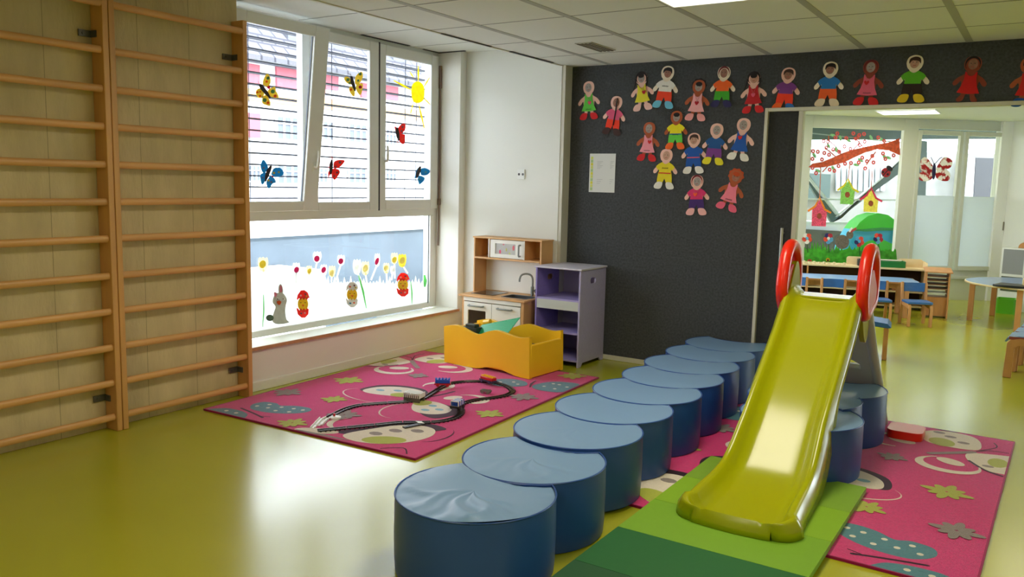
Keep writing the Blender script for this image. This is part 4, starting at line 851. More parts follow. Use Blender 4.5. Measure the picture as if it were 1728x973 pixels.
m = MB().poly([rrect(-3.958, 5.937, -3.687, 6.138, .024), rrect(-3.945, 5.95, -3.70, 6.125, .02)], .518, .521).poly([rrect(-3.948, 5.947, -3.697, 6.128, .02), rrect(-3.943, 5.952, -3.702, 6.123, .02)], .45, .5185).poly(rrect(-3.948, 5.947, -3.697, 6.128, .02), .448, .452)
m.build('sink', mat('sink_grey', (92, 94, 94), .3, metal=.6), kt)
m = MB().cyl((-3.775, 6.175, .518), (-3.775, 6.175, .60), .015).tube(spline([(-3.775, 6.175, .59), (-3.775, 6.175, .665), (-3.79, 6.168, .70), (-3.825, 6.15, .712), (-3.862, 6.13, .70), (-3.875, 6.12, .665), (-3.876, 6.12, .64)], 4), .0085, n=10)
fc = m.build('tap', KG, kt)
m = MB().cyl((-3.76, 6.172, .566), (-3.728, 6.165, .566), .008)
for i in range(5): a = RAD(i * 72); m.cyl((-3.728, 6.165, .566), (-3.728, 6.165 + .024 * cos(a), .566 + .024 * sin(a)), .006, n=8)
m.build('tap_handle', mat('tap_black', (48, 48, 46), .4), kt)
kb('upright', (-4.345, 6.075, .518), (-4.330, 6.268, 1.005)); kb('upright', (-3.648, 6.075, .518), (-3.632, 6.268, 1.005))
kb('splash_panel', (-4.330, 6.258, .52), (-3.648, 6.266, .82), KW); kb('cupboard_back', (-4.330, 6.258, .84), (-3.648, 6.266, 1.003), OAK)
kb('top_board', (-4.352, 6.068, 1.005), (-3.625, 6.270, 1.018)); kb('shelf_board', (-4.330, 6.072, .822), (-3.648, 6.258, .838))
for x in (-4.185, -3.815): kb('divider', (x, 6.079, .838), (x + .012, 6.258, 1.005), OAK); kb('divider_edge', (x, 6.074, .838), (x + .012, 6.079, 1.005), KW)
m = MB().poly([rrect(-4.166, .842, -3.817, 1.0, .004), rrect(-4.115, .875, -3.90, .968, .004)], -.016, 0, (0, 6.078, 0), (1, 0, 0), (0, 0, 1)); dm = m.build('microwave_door', KW, kt, bevel=.002)
pn = MB().box((-4.115, 6.086, .875), (-3.90, 6.090, .968)).build('window', mat('oven_picture_grey', (176, 174, 170), .3, noise=.1, nscale=20), dm)
for x, z, rx, rz_, c_ in ((-4.065, .895, .010, .018, (222, 70, 110)), (-4.0, .915, .006, .015, (200, 200, 80)), (-3.965, .885, .008, .01, (200, 205, 120)), (-3.925, .935, .011, .022, (228, 110, 120)), (-4.03, .96, .01, .006, (210, 120, 130))):
    MB().poly(ell(x, z, rx, rz_), .0, .001, (0, 6.0855, 0), (1, 0, 0), (0, 0, 1)).build('flower_spot', mat('spot%d%d%d' % c_, c_, .5), dm)
bar((-3.845, 6.070, .965), (-3.845, 6.070, .868), (0, -.028, 0), dm)
# ================================================================== LAVENDER SHELF
LV = mat('lavender_paint', (172, 166, 204), .5, noise=.05, nscale=60, bump=.15, bscale=150); LVD = mat('lavender_shaded_side', (132, 118, 186), .5, noise=.08, nscale=60, bump=.15, bscale=150); LVT = mat('lavender_lit_top', (206, 204, 220), .4)  # one lavender paint; inner shade and light on top are put into the colours
ls = thing('toy_shelf', (-3.37, 6.15, 0), 'lavender wooden toy shelf with handle holes between kitchen and dark wall', 'shelf')
x0, x1, y0, y1 = -3.588, -3.160, 5.918, 6.372
side = [(y0, .001), (y0 + .05, .001), (y0 + .075, .032), (y1 - .075, .032), (y1 - .05, .001), (y1, .001), (y1, .805), (y0, .805)]
hl = rrect((y0 + y1) / 2 - .055, .685, (y0 + y1) / 2 + .045, .735, .024)
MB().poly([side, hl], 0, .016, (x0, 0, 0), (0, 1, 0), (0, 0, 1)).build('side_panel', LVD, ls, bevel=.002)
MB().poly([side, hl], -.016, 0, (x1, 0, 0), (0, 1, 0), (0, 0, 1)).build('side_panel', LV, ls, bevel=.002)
MB().box((x0 - .012, y0 - .012, .805), (x1 + .012, y1, .820)).build('top_board', LVT, ls, bevel=.003)
MB().box((x0 + .016, y1 - .01, .03), (x1 - .016, y1 - .002, .805)).build('back_panel', mat('lavender_back', (168, 160, 192), .6), ls)
for z in (.545, .272, .045): MB().box((x0 + .016, y0 + .003, z), (x1 - .016, y1 - .01, z + .014)).build('shelf_board', mat('lavender_inner_board', (160, 150, 208), .5), ls)
MB().box((x0 + .016, y0 + .001, .468), (x1 - .016, y0 + .014, .545)).build('fascia', mat('pale_grey_green', (196, 202, 198), .4), ls, bevel=.001)
# ================================================================== YELLOW TOY BOX
YP = mat('yellow_plastic', (250, 196, 34), .32, noise=.03, nscale=4, bump=.04, bscale=60, coat=.2)
yb = thing('toy_chest', (-3.24, 5.289, .0135), 'yellow plastic toy box with wavy rims on the corner of the rug', 'box', rz=RAD(-5))
wave = [(-.89, .302), (-.80, .322), (-.72, .322), (-.60, .288), (-.52, .281), (-.41, .322), (-.33, .336), (-.23, .323), (-.11, .309), (-.01, .327)]
bot = [(0, .002), (-.12, .004), (-.22, .022), (-.31, .038), (-.42, .030), (-.52, .006), (-.62, .002), (-.80, .002), (-.88, .002)]
W2 = [tuple(p) for p in spline(wave, 5)] + [tuple(p) for p in spline(bot, 4)]
for y, nm in ((0.035, 'front_panel'), (.455, 'back_panel')): MB().poly(W2, 0, .035, (0, y, 0), (1, 0, 0), (0, 0, 1)).build(nm, YP, yb, local=True, bevel=.015, seg=5, smooth=60)
MB().box((-.885, .03, .002), (-.852, .43, .285)).build('side_panel', YP, yb, local=True, bevel=.008); MB().box((-.035, .02, .002), (-.004, .435, .262)).build('side_panel', YP, yb, local=True, bevel=.008)
MB().box((-.86, .03, .02), (-.03, .43, .04)).build('base', YP, yb, local=True)
MB().ball((-.905, .12, .235), .022, .03, .03).build('knob', YP, yb, local=True)
TBx = Matrix.Translation((-3.24, 5.289, .0135)) @ Matrix.Rotation(RAD(-5), 4, 'Z')
GB = mat('baseplate_green', (20, 158, 98), .35)
g0 = [Vector((-.64, .22, .30)), Vector((-.66, .10, .20)), Vector((-.30, .10, .20)), Vector((-.26, .26, .42))]
A0 = Vector((-.655, .11, .19)); U0 = (Vector((-.375, .11, .235)) - A0).normalized(); V0 = (Vector((-.60, .24, .36)) - A0); V0 = (V0 - U0 * V0.dot(U0)).normalized()
t = thing('building_baseplate', tuple(TBx @ Vector((-.5, .2, .19))), 'green studded building plate leaning out of the yellow toy box', 'toy')
m = MB(); m.M = TBx; m.poly([(0, 0), (.28, -.01), (.33, .06), (.40, .215), (0.02, .16)], 0, .004, A0, U0, V0); m.build('plate', GB, t)
m = MB(); m.M = TBx; Wn = U0.cross(V0)
if Wn.y > 0: Wn = -Wn
for i in range(30):
    for j in range(16):
        a, b = .006 + i * .013, .006 + j * .013
        if b > .155 + .055 * a / .40 - .004 or a > .28 + b * .55 or b < .0: continue
        p = A0 + U0 * a + V0 * b; m.cyl(p - Wn * .001 if False else p, p + Wn * .0045, .0042, n=6)
o = m.build('studs', mat('stud_green', (70, 190, 140), .35), t)
m = MB(); m.M = TBx; m.box((-.80, .12, .22), (-.64, .2, .30)); m.box((-.76, .12, .30), (-.66, .18, .325)); tag(m.build('building_block', mat('block_dark', (44, 50, 42), .45), bevel=.004), 'dark building block at the left inside the yellow toy box', 'toy')
m = MB(); m.M = TBx; m.cyl((-.665, .25, .33), (-.60, .25, .345), .022, n=14); tag(m.build('yellow_roller', YP), 'small yellow roller between the dark block and the green plate', 'toy')
m = MB(); m.M = TBx; m.box((-.84, .06, .0405), (-.06, .41, .19)); o = tag(m.build('toy_pile', mat('toy_pile', (90, 70, 50), .7, noise=.5, nscale=30), bevel=.01), 'loose building blocks filling the yellow toy box', 'toy'); o['kind'] = 'stuff'
# socket
t = thing('wall_socket', (-3.984, YK - .01, 1.58), 'small white double socket on the white wall', 'socket')
MB().box((-4.022, YK - .010, 1.535), (-3.946, YK - .0005, 1.62)).build('plate', PVC, t, bevel=.002)
for x in (-4.004, -3.964): MB().cyl((x, YK - .0115, 1.578), (x, YK - .0095, 1.578), .012, n=6).build('outlet', mat('socket_hole', (90, 90, 90), .6), t)
# ================================================================== TOY TRAIN
TK = mat('track_black', (30, 30, 34), .35); TW = mat('track_white', (226, 226, 222), .4)
def q7(x, y): p = FL(520 + x / 4.8, 620 + y / 4.8, .0145); return (p.x, p.y)
path = [q7(*p) for p in ((75, 515), (200, 503), (330, 490), (580, 465), (750, 449), (960, 447), (1090, 436), (1190, 410), (1235, 375), (1240, 340), (1225, 315), (1260, 292), (1350, 266), (1480, 250), (1600, 228), (1655, 192), (1600, 150), (1480, 120), (1300, 114), (1170, 127), (1100, 150), (1000, 212), (920, 256), (800, 278), (600, 292), (420, 308), (300, 340), (200, 388), (130, 425), (85, 470))]
sp = spline(path, 10)
cum = [0]
for a, b in zip(sp, sp[1:]): cum.append(cum[-1] + math.dist(a, b))
def at(s):
    s = min(max(s, 0), cum[-1] - 1e-6)
    for i in range(len(cum) - 1):
        if cum[i + 1] > s: f = (s - cum[i]) / (cum[i + 1] - cum[i] + 1e-9); return Vector(sp[i]).lerp(Vector(sp[i + 1]), f), (Vector(sp[i + 1]) - Vector(sp[i])).normalized()
NP = 22; LN = cum[-1] / NP
where = ['at the front left beside the white switch', 'in the straight front side, second from the left', 'in the straight front side, third from the left', 'in the straight front side, next to the spare track']
for i in range(NP):
    s0, s1 = i * LN + .002, (i + 1) * LN - .002; P, T_ = at((s0 + s1) / 2); mt = TW if i == NP - 1 else TK
    side_ = 'front side' if i < 7 else 'right-hand loop' if i < 15 else 'back side'
    nth = (i if i < 7 else i - 7 if i < 15 else i - 15) + 1
    lb = ('white' if mt is TW else 'black') + ' toy train track piece, ' + ('%s of the loop, ' % side_ if side_ != 'right-hand loop' else 'in the right-hand curve, ') + ['first', 'second', 'third', 'fourth', 'fifth', 'sixth', 'seventh', 'eighth'][nth - 1] + ' going anticlockwise'
    t = thing('track_piece', (P.x, P.y, .0135), lb, 'toy track', 'toy train track')
    k = 9; pts = [at(s0 + (s1 - s0) * j / (k - 1)) for j in range(k)]
    for sd in (-1, 1):
        MB().tube([(p.x - d.y * sd * .016, p.y + d.x * sd * .016, .020) for p, d in pts], .0048, n=6).build('rail', mt, t)
    m = MB(); nt_ = 6
    m.poly(stroke([(p.x, p.y) for p, d in pts], .018), .0135, .0155)
    for j in range(nt_):
        p, d = at(s0 + (s1 - s0) * (j + .5) / nt_); n_ = Vector((-d.y, d.x))
        c4_ = [p + n_ * .026 + d * .004, p - n_ * .026 + d * .004, p - n_ * .026 - d * .004, p + n_ * .026 - d * .004]; m.poly([tuple(c) for c in c4_], .0135, .0175)
    m.build('sleepers', mt, t)
def car(px, py, rz, L_, W_, H_, body, deck, label, studs=True, wheels=(40, 40, 44), z=.0265, stripes=None):
    p = FL(px, py, z + H_ * .4); t = thing('toy_wagon', (p.x, p.y, z), label, 'toy train', None, rz); t.scale = (1.25, 1.25, 1.25)
    MB().box((-L_ / 2, -W_ / 2, .010), (L_ / 2, W_ / 2, .018)).build('chassis', mat('chassis_%d_%d_%d' % wheels, wheels, .4), t, local=True)
    MB().box((-L_ / 2 * .9, -W_ / 2 * .9, .018), (L_ / 2 * .9, W_ / 2 * .9, H_)).build('body', body, t, local=True, bevel=.003)
    if studs:
        m = MB(); n_ = max(3, int(L_ / .016))
        for i in range(n_):
            for j in (-1, 1): m.cyl((-L_ / 2 * .8 + L_ * .8 * i / (n_ - 1), j * W_ * .22, H_), (-L_ / 2 * .8 + L_ * .8 * i / (n_ - 1), j * W_ * .22, H_ + .006), .0055, n=8)
        m.build('load', deck, t, local=True)
    if stripes:
        for i in range(3): MB().box((-L_ / 2 * .9 + L_ * .3 * i, -W_ * .46, .02), (-L_ / 2 * .9 + L_ * .3 * i + L_ * .12, W_ * .46, H_ + .001)).build('stripe', stripes, t, local=True)
    for a in (-1, 1):
        for b in (-1, 1): MB().cyl((a * L_ * .3, b * W_ * .42, .010), (a * L_ * .3, b * W_ * .56, .010), .010, n=12).build('wheel', mat('wheel_%d_%d_%d' % wheels, wheels, .4), t, local=True)
    return t
BLP = mat('toy_blue', (22, 84, 190), .35); REP = mat('toy_red', (200, 30, 38), .35); YEP = mat('toy_yellow', (240, 190, 40), .35); GYP = mat('toy_grey', (150, 146, 140), .45)
car(747, 647, RAD(35), .095, .045, .040, BLP, BLP, 'blue toy wagon with red wheels on the back of the train track', wheels=(190, 30, 40))
car(824, 642, RAD(-15), .115, .045, .036, REP, YEP, 'red toy wagon with yellow load next to the yellow toy box', wheels=(60, 60, 90))
car(772, 684, RAD(100), .08, .05, .045, BLP, BLP, 'blue and white striped toy engine on the bend of the track', studs=False, stripes=TW)
car(820, 661, RAD(10), .06, .03, .020, mat('toy_dark', (70, 66, 62), .5), GYP, 'small grey loose wagon lying inside the right track bend', studs=False, wheels=(120, 118, 112), z=.0145)
p = FL(699, 672, .03)
t = thing('track_bridge', (p.x, p.y, .0135), 'grey ribbed toy tunnel standing over the back of the train track', 'toy', rz=RAD(12))
MB().poly([(-.04, 0), (-.03, 0), (-.03, .03), (.03, .03), (.03, 0), (.04, 0), (.04, .045), (-.04, .045)], -.06, .06, (0, 0, 0), (0, 1, 0), (0, 0, 1)).build('shell', mat('tunnel_grey', (96, 92, 84), .5), t, local=True)
m = MB()
for i in range(9): m.box((-.06 + i * .0145, -.042, .03), (-.054 + i * .0145, .042, .062))
m.build('ribs', TW, t, local=True)
p = FL(566, 704, .02); t = thing('track_signal', (p.x, p.y, .0135), 'white round toy track switch with a red knob at the left end', 'toy')
MB().lathe([(.035, 0), (.035, .010), (.028, .014)], n=20).build('base', TW, t, local=True); MB().cyl((-.01, 0, .012), (-.01, 0, .032), .007).build('knob', REP, t, local=True)
for k, (a, b) in enumerate((((35, 490), (110, 408)),)):
    a, b = q7(*a), q7(*b); t = thing('track_piece', ((a[0] + b[0]) / 2, (a[1] + b[1]) / 2, .0135), 'white switch track piece lying outside the loop at its far left end', 'toy track')
    d = (Vector(b) - Vector(a)); n_ = Vector((-d.y, d.x)).normalized()
    for sd in (-1, 1): MB().tube([(a[0] + n_.x * sd * .012, a[1] + n_.y * sd * .012, .020), (b[0] + n_.x * sd * .012, b[1] + n_.y * sd * .012, .020)], .004, n=6).build('rail', TW, t)
    m = MB()
    m.poly(stroke([a, b], .03), .0136, .0152)
    m.build('bed', mat('white_bed', (150, 150, 150), .5) if k else TW, t)
a, b = q7(775, 490), q7(935, 458); t = thing('track_piece', ((a[0] + b[0]) / 2, (a[1] + b[1]) / 2, .0135), 'short black spare track lying in front of the loop with a white diamond', 'toy track')
for sd in (-.012, .0, .012):
    d = (Vector(b) - Vector(a)).normalized(); MB().tube([(a[0] - d.y * sd, a[1] + d.x * sd, .019), (b[0] - d.y * sd, b[1] + d.x * sd, .019)], .005, n=6).build('rail', TK, t)
c = q7(905, 455); MB().poly([(c[0] - .035, c[1]), (c[0], c[1] - .016), (c[0] + .035, c[1]), (c[0], c[1] + .016)], .022, .026).build('diamond_plate', TW, t)
# ================================================================== PAPER DOLLS ON THE DARK WALL
SK = [mat('paper_pink_skin', (236, 190, 176), .8), mat('paper_brown_skin', (172, 86, 48), .8), mat('paper_cream_skin', (238, 224, 202), .8), mat('paper_dark_skin', (140, 62, 44), .8)]
def pm(r, g, b): return mat('paper_%d_%d_%d' % (r, g, b), (r, g, b), .8, noise=.04, nscale=30)
INK = mat('ink', (40, 34, 40), .7); PH_ = [mat('photo_face', (196, 150, 126), .5, noise=.15, nscale=50), mat('photo_face_dark', (150, 104, 84), .5, noise=.2, nscale=50), mat('photo_grey', (158, 148, 142), .4, noise=.18, nscale=50)]
def doll(cx, ty, by, tilt, skin, kind, c1, c2, c3, hair, label, hs='none', face=0, heart=None, belt=None, ink=False, c3b=None, bx=None, seed=0):
    """kind: dress / shorts / trousers; c1 top, c2 lower, c3 shoes"""
    b_ = WY(bx if bx else cx, by, YD); t_ = WY(cx, ty, YD); H_ = t_.z - b_.z; O = Vector(((b_.x + t_.x) / 2, YD, b_.z))
    t = thing('paper_doll', (O.x, YD - .006, b_.z), label, 'paper doll', 'paper dolls pinned on the dark wall')
    ca, sa = cos(RAD(tilt)), sin(RAD(tilt))
    def X(p): x, y = p[0], p[1] - .5; return ((x * ca - y * sa) * H_, (x * sa + y * ca + .5) * H_)
    ly = [0]
    def P(nm, loops, mt):
        if not isinstance(loops[0][0], (tuple, list)): loops = [loops]
        m = MB(); z = .002 + ly[0] * .0011; ly[0] += 1
        for lp in loops: m.poly([X(p) for p in lp], z, z + .001, (O.x, YD, O.z), (1, 0, 0), (0, 0, 1))
        return m.build(nm, mt, t)
    j = lambda s: random.uniform(-s, s)
    bare = kind == 'dress'
    body = spline([(0, 1.0), (.12, .96), (.165, .85), (.14, .74), (.09, .67), (.16, .60), (.24, .55), (.32, .45), (.30, .385), (.24, .40), (.17, .48), (.15, .30), (.13, .20), (.20, .10), (.17, .05), (.08, .08), (.04, .20), (0, .27),
                   (-.04, .20), (-.08, .08), (-.17, .05), (-.20, .10), (-.13, .20), (-.15, .30), (-.17, .48), (-.24, .40), (-.30, .385), (-.32, .45), (-.24, .55), (-.16, .60), (-.09, .67), (-.14, .74), (-.165, .85), (-.12, .96)], 4, True)
    if hs == 'spiky':
        P('hair', [stroke([(0, .86), (.27 * cos(RAD(a)), .86 + .25 * sin(RAD(a)))], [.035, .006]) for a in range(-20, 201, 14)], hair)
    if hs == 'afro': P('hair', spline([(.19 * cos(RAD(a)) * (1 + .08 * (-1) ** (a // 20)), .87 + .17 * sin(RAD(a)) * (1 + .08 * (-1) ** (a // 20))) for a in range(-40, 221, 20)], 2), hair)
    P('body', body, SK[skin])
    if hs == 'long': P('hair', band(0, .84, .145, .14, .06, -50, 230), hair); P('hair', [stroke([(-.15, .84), (-.18, .70), (-.24, .55)], [.05, .035, .02])], hair); P('hair', [stroke([(.15, .84), (.15, .70), (.10, .60)], [.05, .04, .03])], hair)
    if hs == 'hood': P('hair', band(0, .83, .135, .15, .045, -20, 215), hair)
    P('photo', ell(j(.01), .835, .093, .112, 0, 20), PH_[face])
    if hs in ('short', 'spiky', 'long', 'afro'): P('photo_hair', ell(0, .90, .085, .055, 0, 16) if hs != 'short' else spline([(-.11, .82), (-.10, .92), (0, .965), (.10, .93), (.115, .82), (.07, .87), (-.05, .885)], 4, True), hair)
    P('face_marks', [ell(-.035, .85, .011, .009, 0, 8), ell(.035, .85, .011, .009, 0, 8)], INK); P('mouth', [stroke([(-.03, .785), (0, .777), (.03, .785)], .012)], mat('mouth_red', (170, 70, 66), .7))
    if kind == 'dress':
        P('dress', spline([(-.115, .68), (-.085, .66), (-.06, .61), (0, .585), (.06, .61), (.085, .66), (.115, .68)], 2) + [(.115, .52), (.15, .38), (.215, .235), (.0, .215), (-.215, .235), (-.15, .38), (-.115, .52)], c1)
    else:
        P('bottoms', [(-.175, .415), (.175, .415), (.195, .28), (.20, .165 if kind == 'shorts' else .12), (.05, .155 if kind == 'shorts' else .11), (0, .265), (-.05, .155 if kind == 'shorts' else .11), (-.20, .165 if kind == 'shorts' else .12), (-.195, .28)], c2)
        P('shirt', spline([(-.09, .67), (-.04, .635), (0, .625), (.04, .635), (.09, .67)], 2) + [(.19, .615), (.25, .555), (.19, .46), (.155, .50), (.165, .395), (-.165, .395), (-.155, .50), (-.19, .46), (-.25, .555), (-.19, .615)], c1)
    if c3:
        for sd in (-1, 1): P('shoe', spline([(sd * .05, .165), (sd * .19, .17), (sd * .265, .08), (sd * .25, .015), (sd * .14, .0), (sd * .07, .04)], 4, True), c3b if (c3b and sd > 0) else c3)
    if belt: P('belt', [(-.165, .385), (.165, .385), (.165, .41), (-.165, .41)], belt)
    if heart:
        hx, hy, hc = heart; P('heart', spline([(hx, hy - .055), (hx + .05, hy), (hx + .045, hy + .035), (hx + .02, hy + .04), (hx, hy + .018), (hx - .02, hy + .04), (hx - .045, hy + .035), (hx - .05, hy)], 3, True), hc)
        P('necklace', [stroke([(hx, hy + .02), (-.06, .63)], .006), stroke([(hx, hy + .02), (.07, .63)], .006)], mat('thread', (190, 120, 120), .7))
    if ink:
        y = .27 if kind == 'dress' else (.52 if ink == 1 else .38); P('writing', [stroke([(-.08 + .16 * i / 13, y + (.014 if i % 2 else -.010) * (1 + j(.5))) for i in range(14)], .009)], INK)
    if tilt and hs == 'braid': P('hair', [stroke([(.02, .95), (.02, .80), (.03, .60), (.02, .25)], .035)], hair)
    return t
K_ = mat('hair_black', (26, 18, 24), .8); KB_ = mat('hair_brown', (64, 40, 32), .8); KR_ = mat('hair_auburn', (110, 26, 34), .8); KO_ = mat('hair_orange', (186, 74, 30), .9); KG_ = mat('hair_grey', (120, 112, 108), .8)
RD, GN, PK, YL, OR, BU, WT, LB, PU, NV, LG = pm(206, 30, 34), pm(96, 202, 74), pm(238, 152, 160), pm(222, 212, 48), pm(240, 88, 28), pm(24, 84, 168), pm(232, 230, 222), pm(104, 184, 212), pm(120, 56, 134), pm(44, 40, 88), pm(70, 160, 40)
HP, HR = pm(222, 90, 120), pm(180, 20, 40)
doll(994, 137, 202, 3, 0, 'dress', GN, None, RD, K_, 'paper doll in a green dress and red shoes, first at the left', heart=(.03, .44, HP), ink=1, face=2)
doll(1037, 162, 228, -8, 0, 'trousers', pm(214, 84, 120), pm(240, 60, 30), pm(60, 34, 30), K_, 'paper doll in a pink shirt and red trousers with black braids', hs='braid', face=1)
doll(1084, 121, 187, 6, 0, 'dress', YL, None, pm(236, 190, 180), K_, 'paper doll in a yellow dress with a dark red heart and black hair', hs='long', heart=(.06, .47, HR), face=2)
doll(1127, 111, 183, -6, 2, 'shorts', WT, pm(240, 66, 28), LB, K_, 'paper doll in a white shirt, red shorts and light blue boots', hs='short', ink=1, face=1, bx=1120)
doll(1177, 135, 204, -4, 1, 'dress', pm(238, 170, 172), None, pm(236, 160, 160), K_, 'paper doll in a pale pink dress with fluffy black hair and red heart', hs='afro', heart=(.0, .44, HR), face=2)
doll(1220, 112, 181, -2, 2, 'shorts', pm(240, 100, 28), pm(64, 168, 40), NV, KR_, 'paper doll in an orange shirt and green shorts with navy shoes', hs='hood', face=1)
doll(1272, 121, 191, 2, 0, 'dress', pm(190, 26, 34), None, RD, K_, 'paper doll in a dark red dress with long black hair and a pink heart', hs='long', heart=(.0, .44, HP), face=0)
doll(1327, 114, 187, -5, 0, 'trousers', PU, pm(240, 60, 26), pm(240, 100, 34), KB_, 'paper doll in a purple shirt and red trousers above the door frame', hs='short', c3b=pm(48, 110, 186), face=1)
doll(1399, 104, 180, -2, 2, 'shorts', pm(36, 118, 190), pm(238, 96, 36), pm(226, 208, 180), K_, 'paper doll in a blue shirt and orange shorts with cream feet', hs='short', face=1)
doll(1466, 101, 178, -4, 3, 'dress', pm(228, 100, 128), None, RD, KR_, 'paper doll in a dark pink dress and red shoes, above the doorway', ink=1, heart=(-.04, .5, RD), hs='hood', face=2)
doll(1541, 93, 173, -2, 2, 'trousers', pm(90, 176, 30), pm(40, 26, 22), pm(222, 190, 30), KB_, 'paper doll in a green shirt, brown trousers and yellow shoes', hs='short', face=0)
doll(1637, 95, 176, -5, 3, 'dress', pm(206, 20, 20), None, None, K_, 'paper doll in a bright red dress with bare brown feet', hs='hood', face=1)
doll(1735, 96, 180, 0, 1, 'dress', pm(206, 30, 24), None, BU, K_, 'paper doll cut off by the right edge of the photo', hs='short', face=1)
doll(1094, 206, 272, -3, 1, 'dress', pm(238, 150, 164), None, RD, K_, 'paper doll in a light pink dress with red spot and red boots', ink=1, heart=(.05, .5, RD), face=2)
doll(1141, 187, 252, 0, 1, 'shorts', pm(238, 224, 26), pm(100, 206, 70), pm(240, 104, 32), K_, 'paper doll in a yellow shirt and green shorts with spiky black hair', hs='spiky', belt=BU, ink=2, face=2)
doll(1171, 224, 293, 2, 0, 'shorts', BU, BU, WT, KB_, 'paper doll all in blue with a red belt and white shoes', hs='short', belt=HP, face=0)
doll(1207, 208, 278, -4, 0, 'shorts', pm(26, 84, 146), PU, pm(226, 214, 40), KG_, 'paper doll in a blue shirt, purple shorts and yellow shoes', hs='none', face=2)
doll(1251, 199, 271, -7, 0, 'dress', BU, None, WT, KG_, 'paper doll in a blue dress and white shoes with a red heart', heart=(-.03, .54, RD), face=2)
doll(1123, 251, 319, -2, 0, 'shorts', pm(224, 206, 30), pm(224, 206, 30), WT, KB_, 'paper doll all in yellow with a red belt and white shoes', hs='none', belt=RD, face=0, ink=1)
doll(1176, 295, 363, 2, 0, 'shorts', pm(214, 50, 110), pm(66, 36, 110), pm(236, 178, 176), KR_, 'paper doll in a magenta shirt and dark purple shorts with an orange heart', hs='hood', heart=(-.03, .52, pm(238, 90, 50)), face=2)
doll(1235, 286, 356, -14, 1, 'dress', pm(238, 128, 150), None, pm(232, 100, 130), KO_, 'paper doll in a pink dress with fuzzy orange hair, lowest at the right', hs='afro', ink=1, face=1)
# schedule sheet
a, b = WY(996, 259, YD), WY(1037, 325, YD); t = thing('wall_schedule', (a.x, YD - .004, b.z), 'laminated white list with a yellow and green column on the dark wall', 'poster')
MB().box((a.x, YD - .004, b.z), (b.x, YD - .001, a.z)).build('sheet', mat('laminated_sheet', (214, 216, 212), .25), t)
h_ = a.z - b.z
for i in range(11):
    z1 = a.z - h_ * (.08 + .08 * i); MB().box((a.x + .012, YD - .005, z1 - h_ * .07), (a.x + .034, YD - .004, z1)).build('colour_mark', [pm(206, 214, 110), pm(170, 198, 130), pm(216, 210, 70)][i % 3], t)
for i in range(9):
    z1 = a.z - h_ * (.20 + .035 * i if i < 6 else .66 + .05 * (i - 6))
    for x0_, x1_ in ((.30, .52), (.80, .95)): MB().box((a.x + x0_ * (b.x - a.x), YD - .005, z1 - .004), (a.x + (x1_ - .05 * (i % 3)) * (b.x - a.x), YD - .004, z1)).build('text_line', mat('faint_text', (176, 178, 178), .6), t)
# ================================================================== PAINTINGS AND STICKERS ON THE BIG WINDOW
def wdec(name, parts, X_, label, cat, group=None, lean=0.):
    c = [sum(v) / len(parts[0][1]) for v in zip(*parts[0][1])]; t = thing(name, tuple(WX(*c, X_)), label, cat, group)
    for i, pr_ in enumerate(parts):
        nm, pts, mt = pr_[:3]; m = MB(); xx = X_ + .0012 * (i + 1); q = [WX(a, b, xx) for a, b in pts]
        if lean: # flap standing off the pane along a hinge
            pass
        m.poly([(p.y, p.z) for p in q], 0, .001, (xx, 0, 0), (0, 1, 0), (0, 0, 1)); m.build(nm, mt, t)
    return t
def sticker(nm, rgb, tr=.6): return mat('sticker_' + nm, rgb, .6, trans=tr, noise=.06, nscale=30)
def c3_(x, y): return (400 + x / 2.779, y / 2.779)
def cL(x, y): return (425 + x / 8.64, 115 + y / 8.64)
def cB(x, y): return (425 + x / 5.76, 250 + y / 5.76)
BK = sticker('black', (52, 42, 44), .1); YW, OG, TQ, RE2, MG_ = sticker('yellow', (226, 204, 96)), sticker('orange', (232, 110, 50)), sticker('turquoise', (124, 184, 150)), sticker('red', (232, 64, 52), .5), sticker('magenta', (196, 40, 90))
BT, GYS = sticker('blue', (50, 150, 186)), sticker('grey', (150, 120, 130))
def bfly(X_, f, wings, body, ant, spots, mt, label):
    P = [('wing', [f(*p) for p in spline(w_, 4, True)], mt) for w_ in wings]
    for (x, y, r, m2) in spots: P.append(('wing_spot', [f(*p) for p in ell(x, y, r, r, 0, 10)], m2))
    P.append(('body', [f(*p) for p in stroke(body, [.3 * body_w for body_w in (60,)] * 0 or body_w_for(body))], BK))
    for a in ant: P.append(('antenna', [f(*p) for p in stroke(a, abs(a[0][1] - a[-1][1]) * .0 + ant_w)], BK if mt is not RE2 else RE2))
    return wdec('paper_butterfly', P, X_, label, 'decoration', 'paper butterflies on the window panes')
def body_w_for(b): return [bw * .5, bw, bw * .9, bw * .35]
XS = lambda z: -4.85 + math.tan(RAD(6.2)) * (z - 1.25) + .008
bw, ant_w = 62, 5
bfly(XS(2.2), cL, [[(165, 240), (160, 190), (200, 100), (235, 88), (270, 140), (270, 220), (225, 270)], [(235, 320), (330, 270), (350, 330), (385, 405), (375, 435), (300, 425), (262, 400)], [(150, 300), (90, 300), (58, 350), (80, 415), (120, 432), (165, 400), (175, 360)], [(175, 400), (155, 430), (155, 510), (215, 540), (265, 550), (265, 490), (220, 400)]],
     [(110, 235), (150, 285), (210, 360), (268, 435)], [((100, 225), (95, 190))], [(235, 145, 24, TQ), (215, 195, 18, OG), (245, 280, 24, MG_), (305, 340, 30, TQ), (340, 405, 22, OG), (80, 350, 16, OG), (120, 405, 18, OG), (185, 465, 30, TQ), (235, 505, 20, OG), (120, 345, 12, OG)], YW, 'yellow paper butterfly at the upper left of the window')
bw = 52
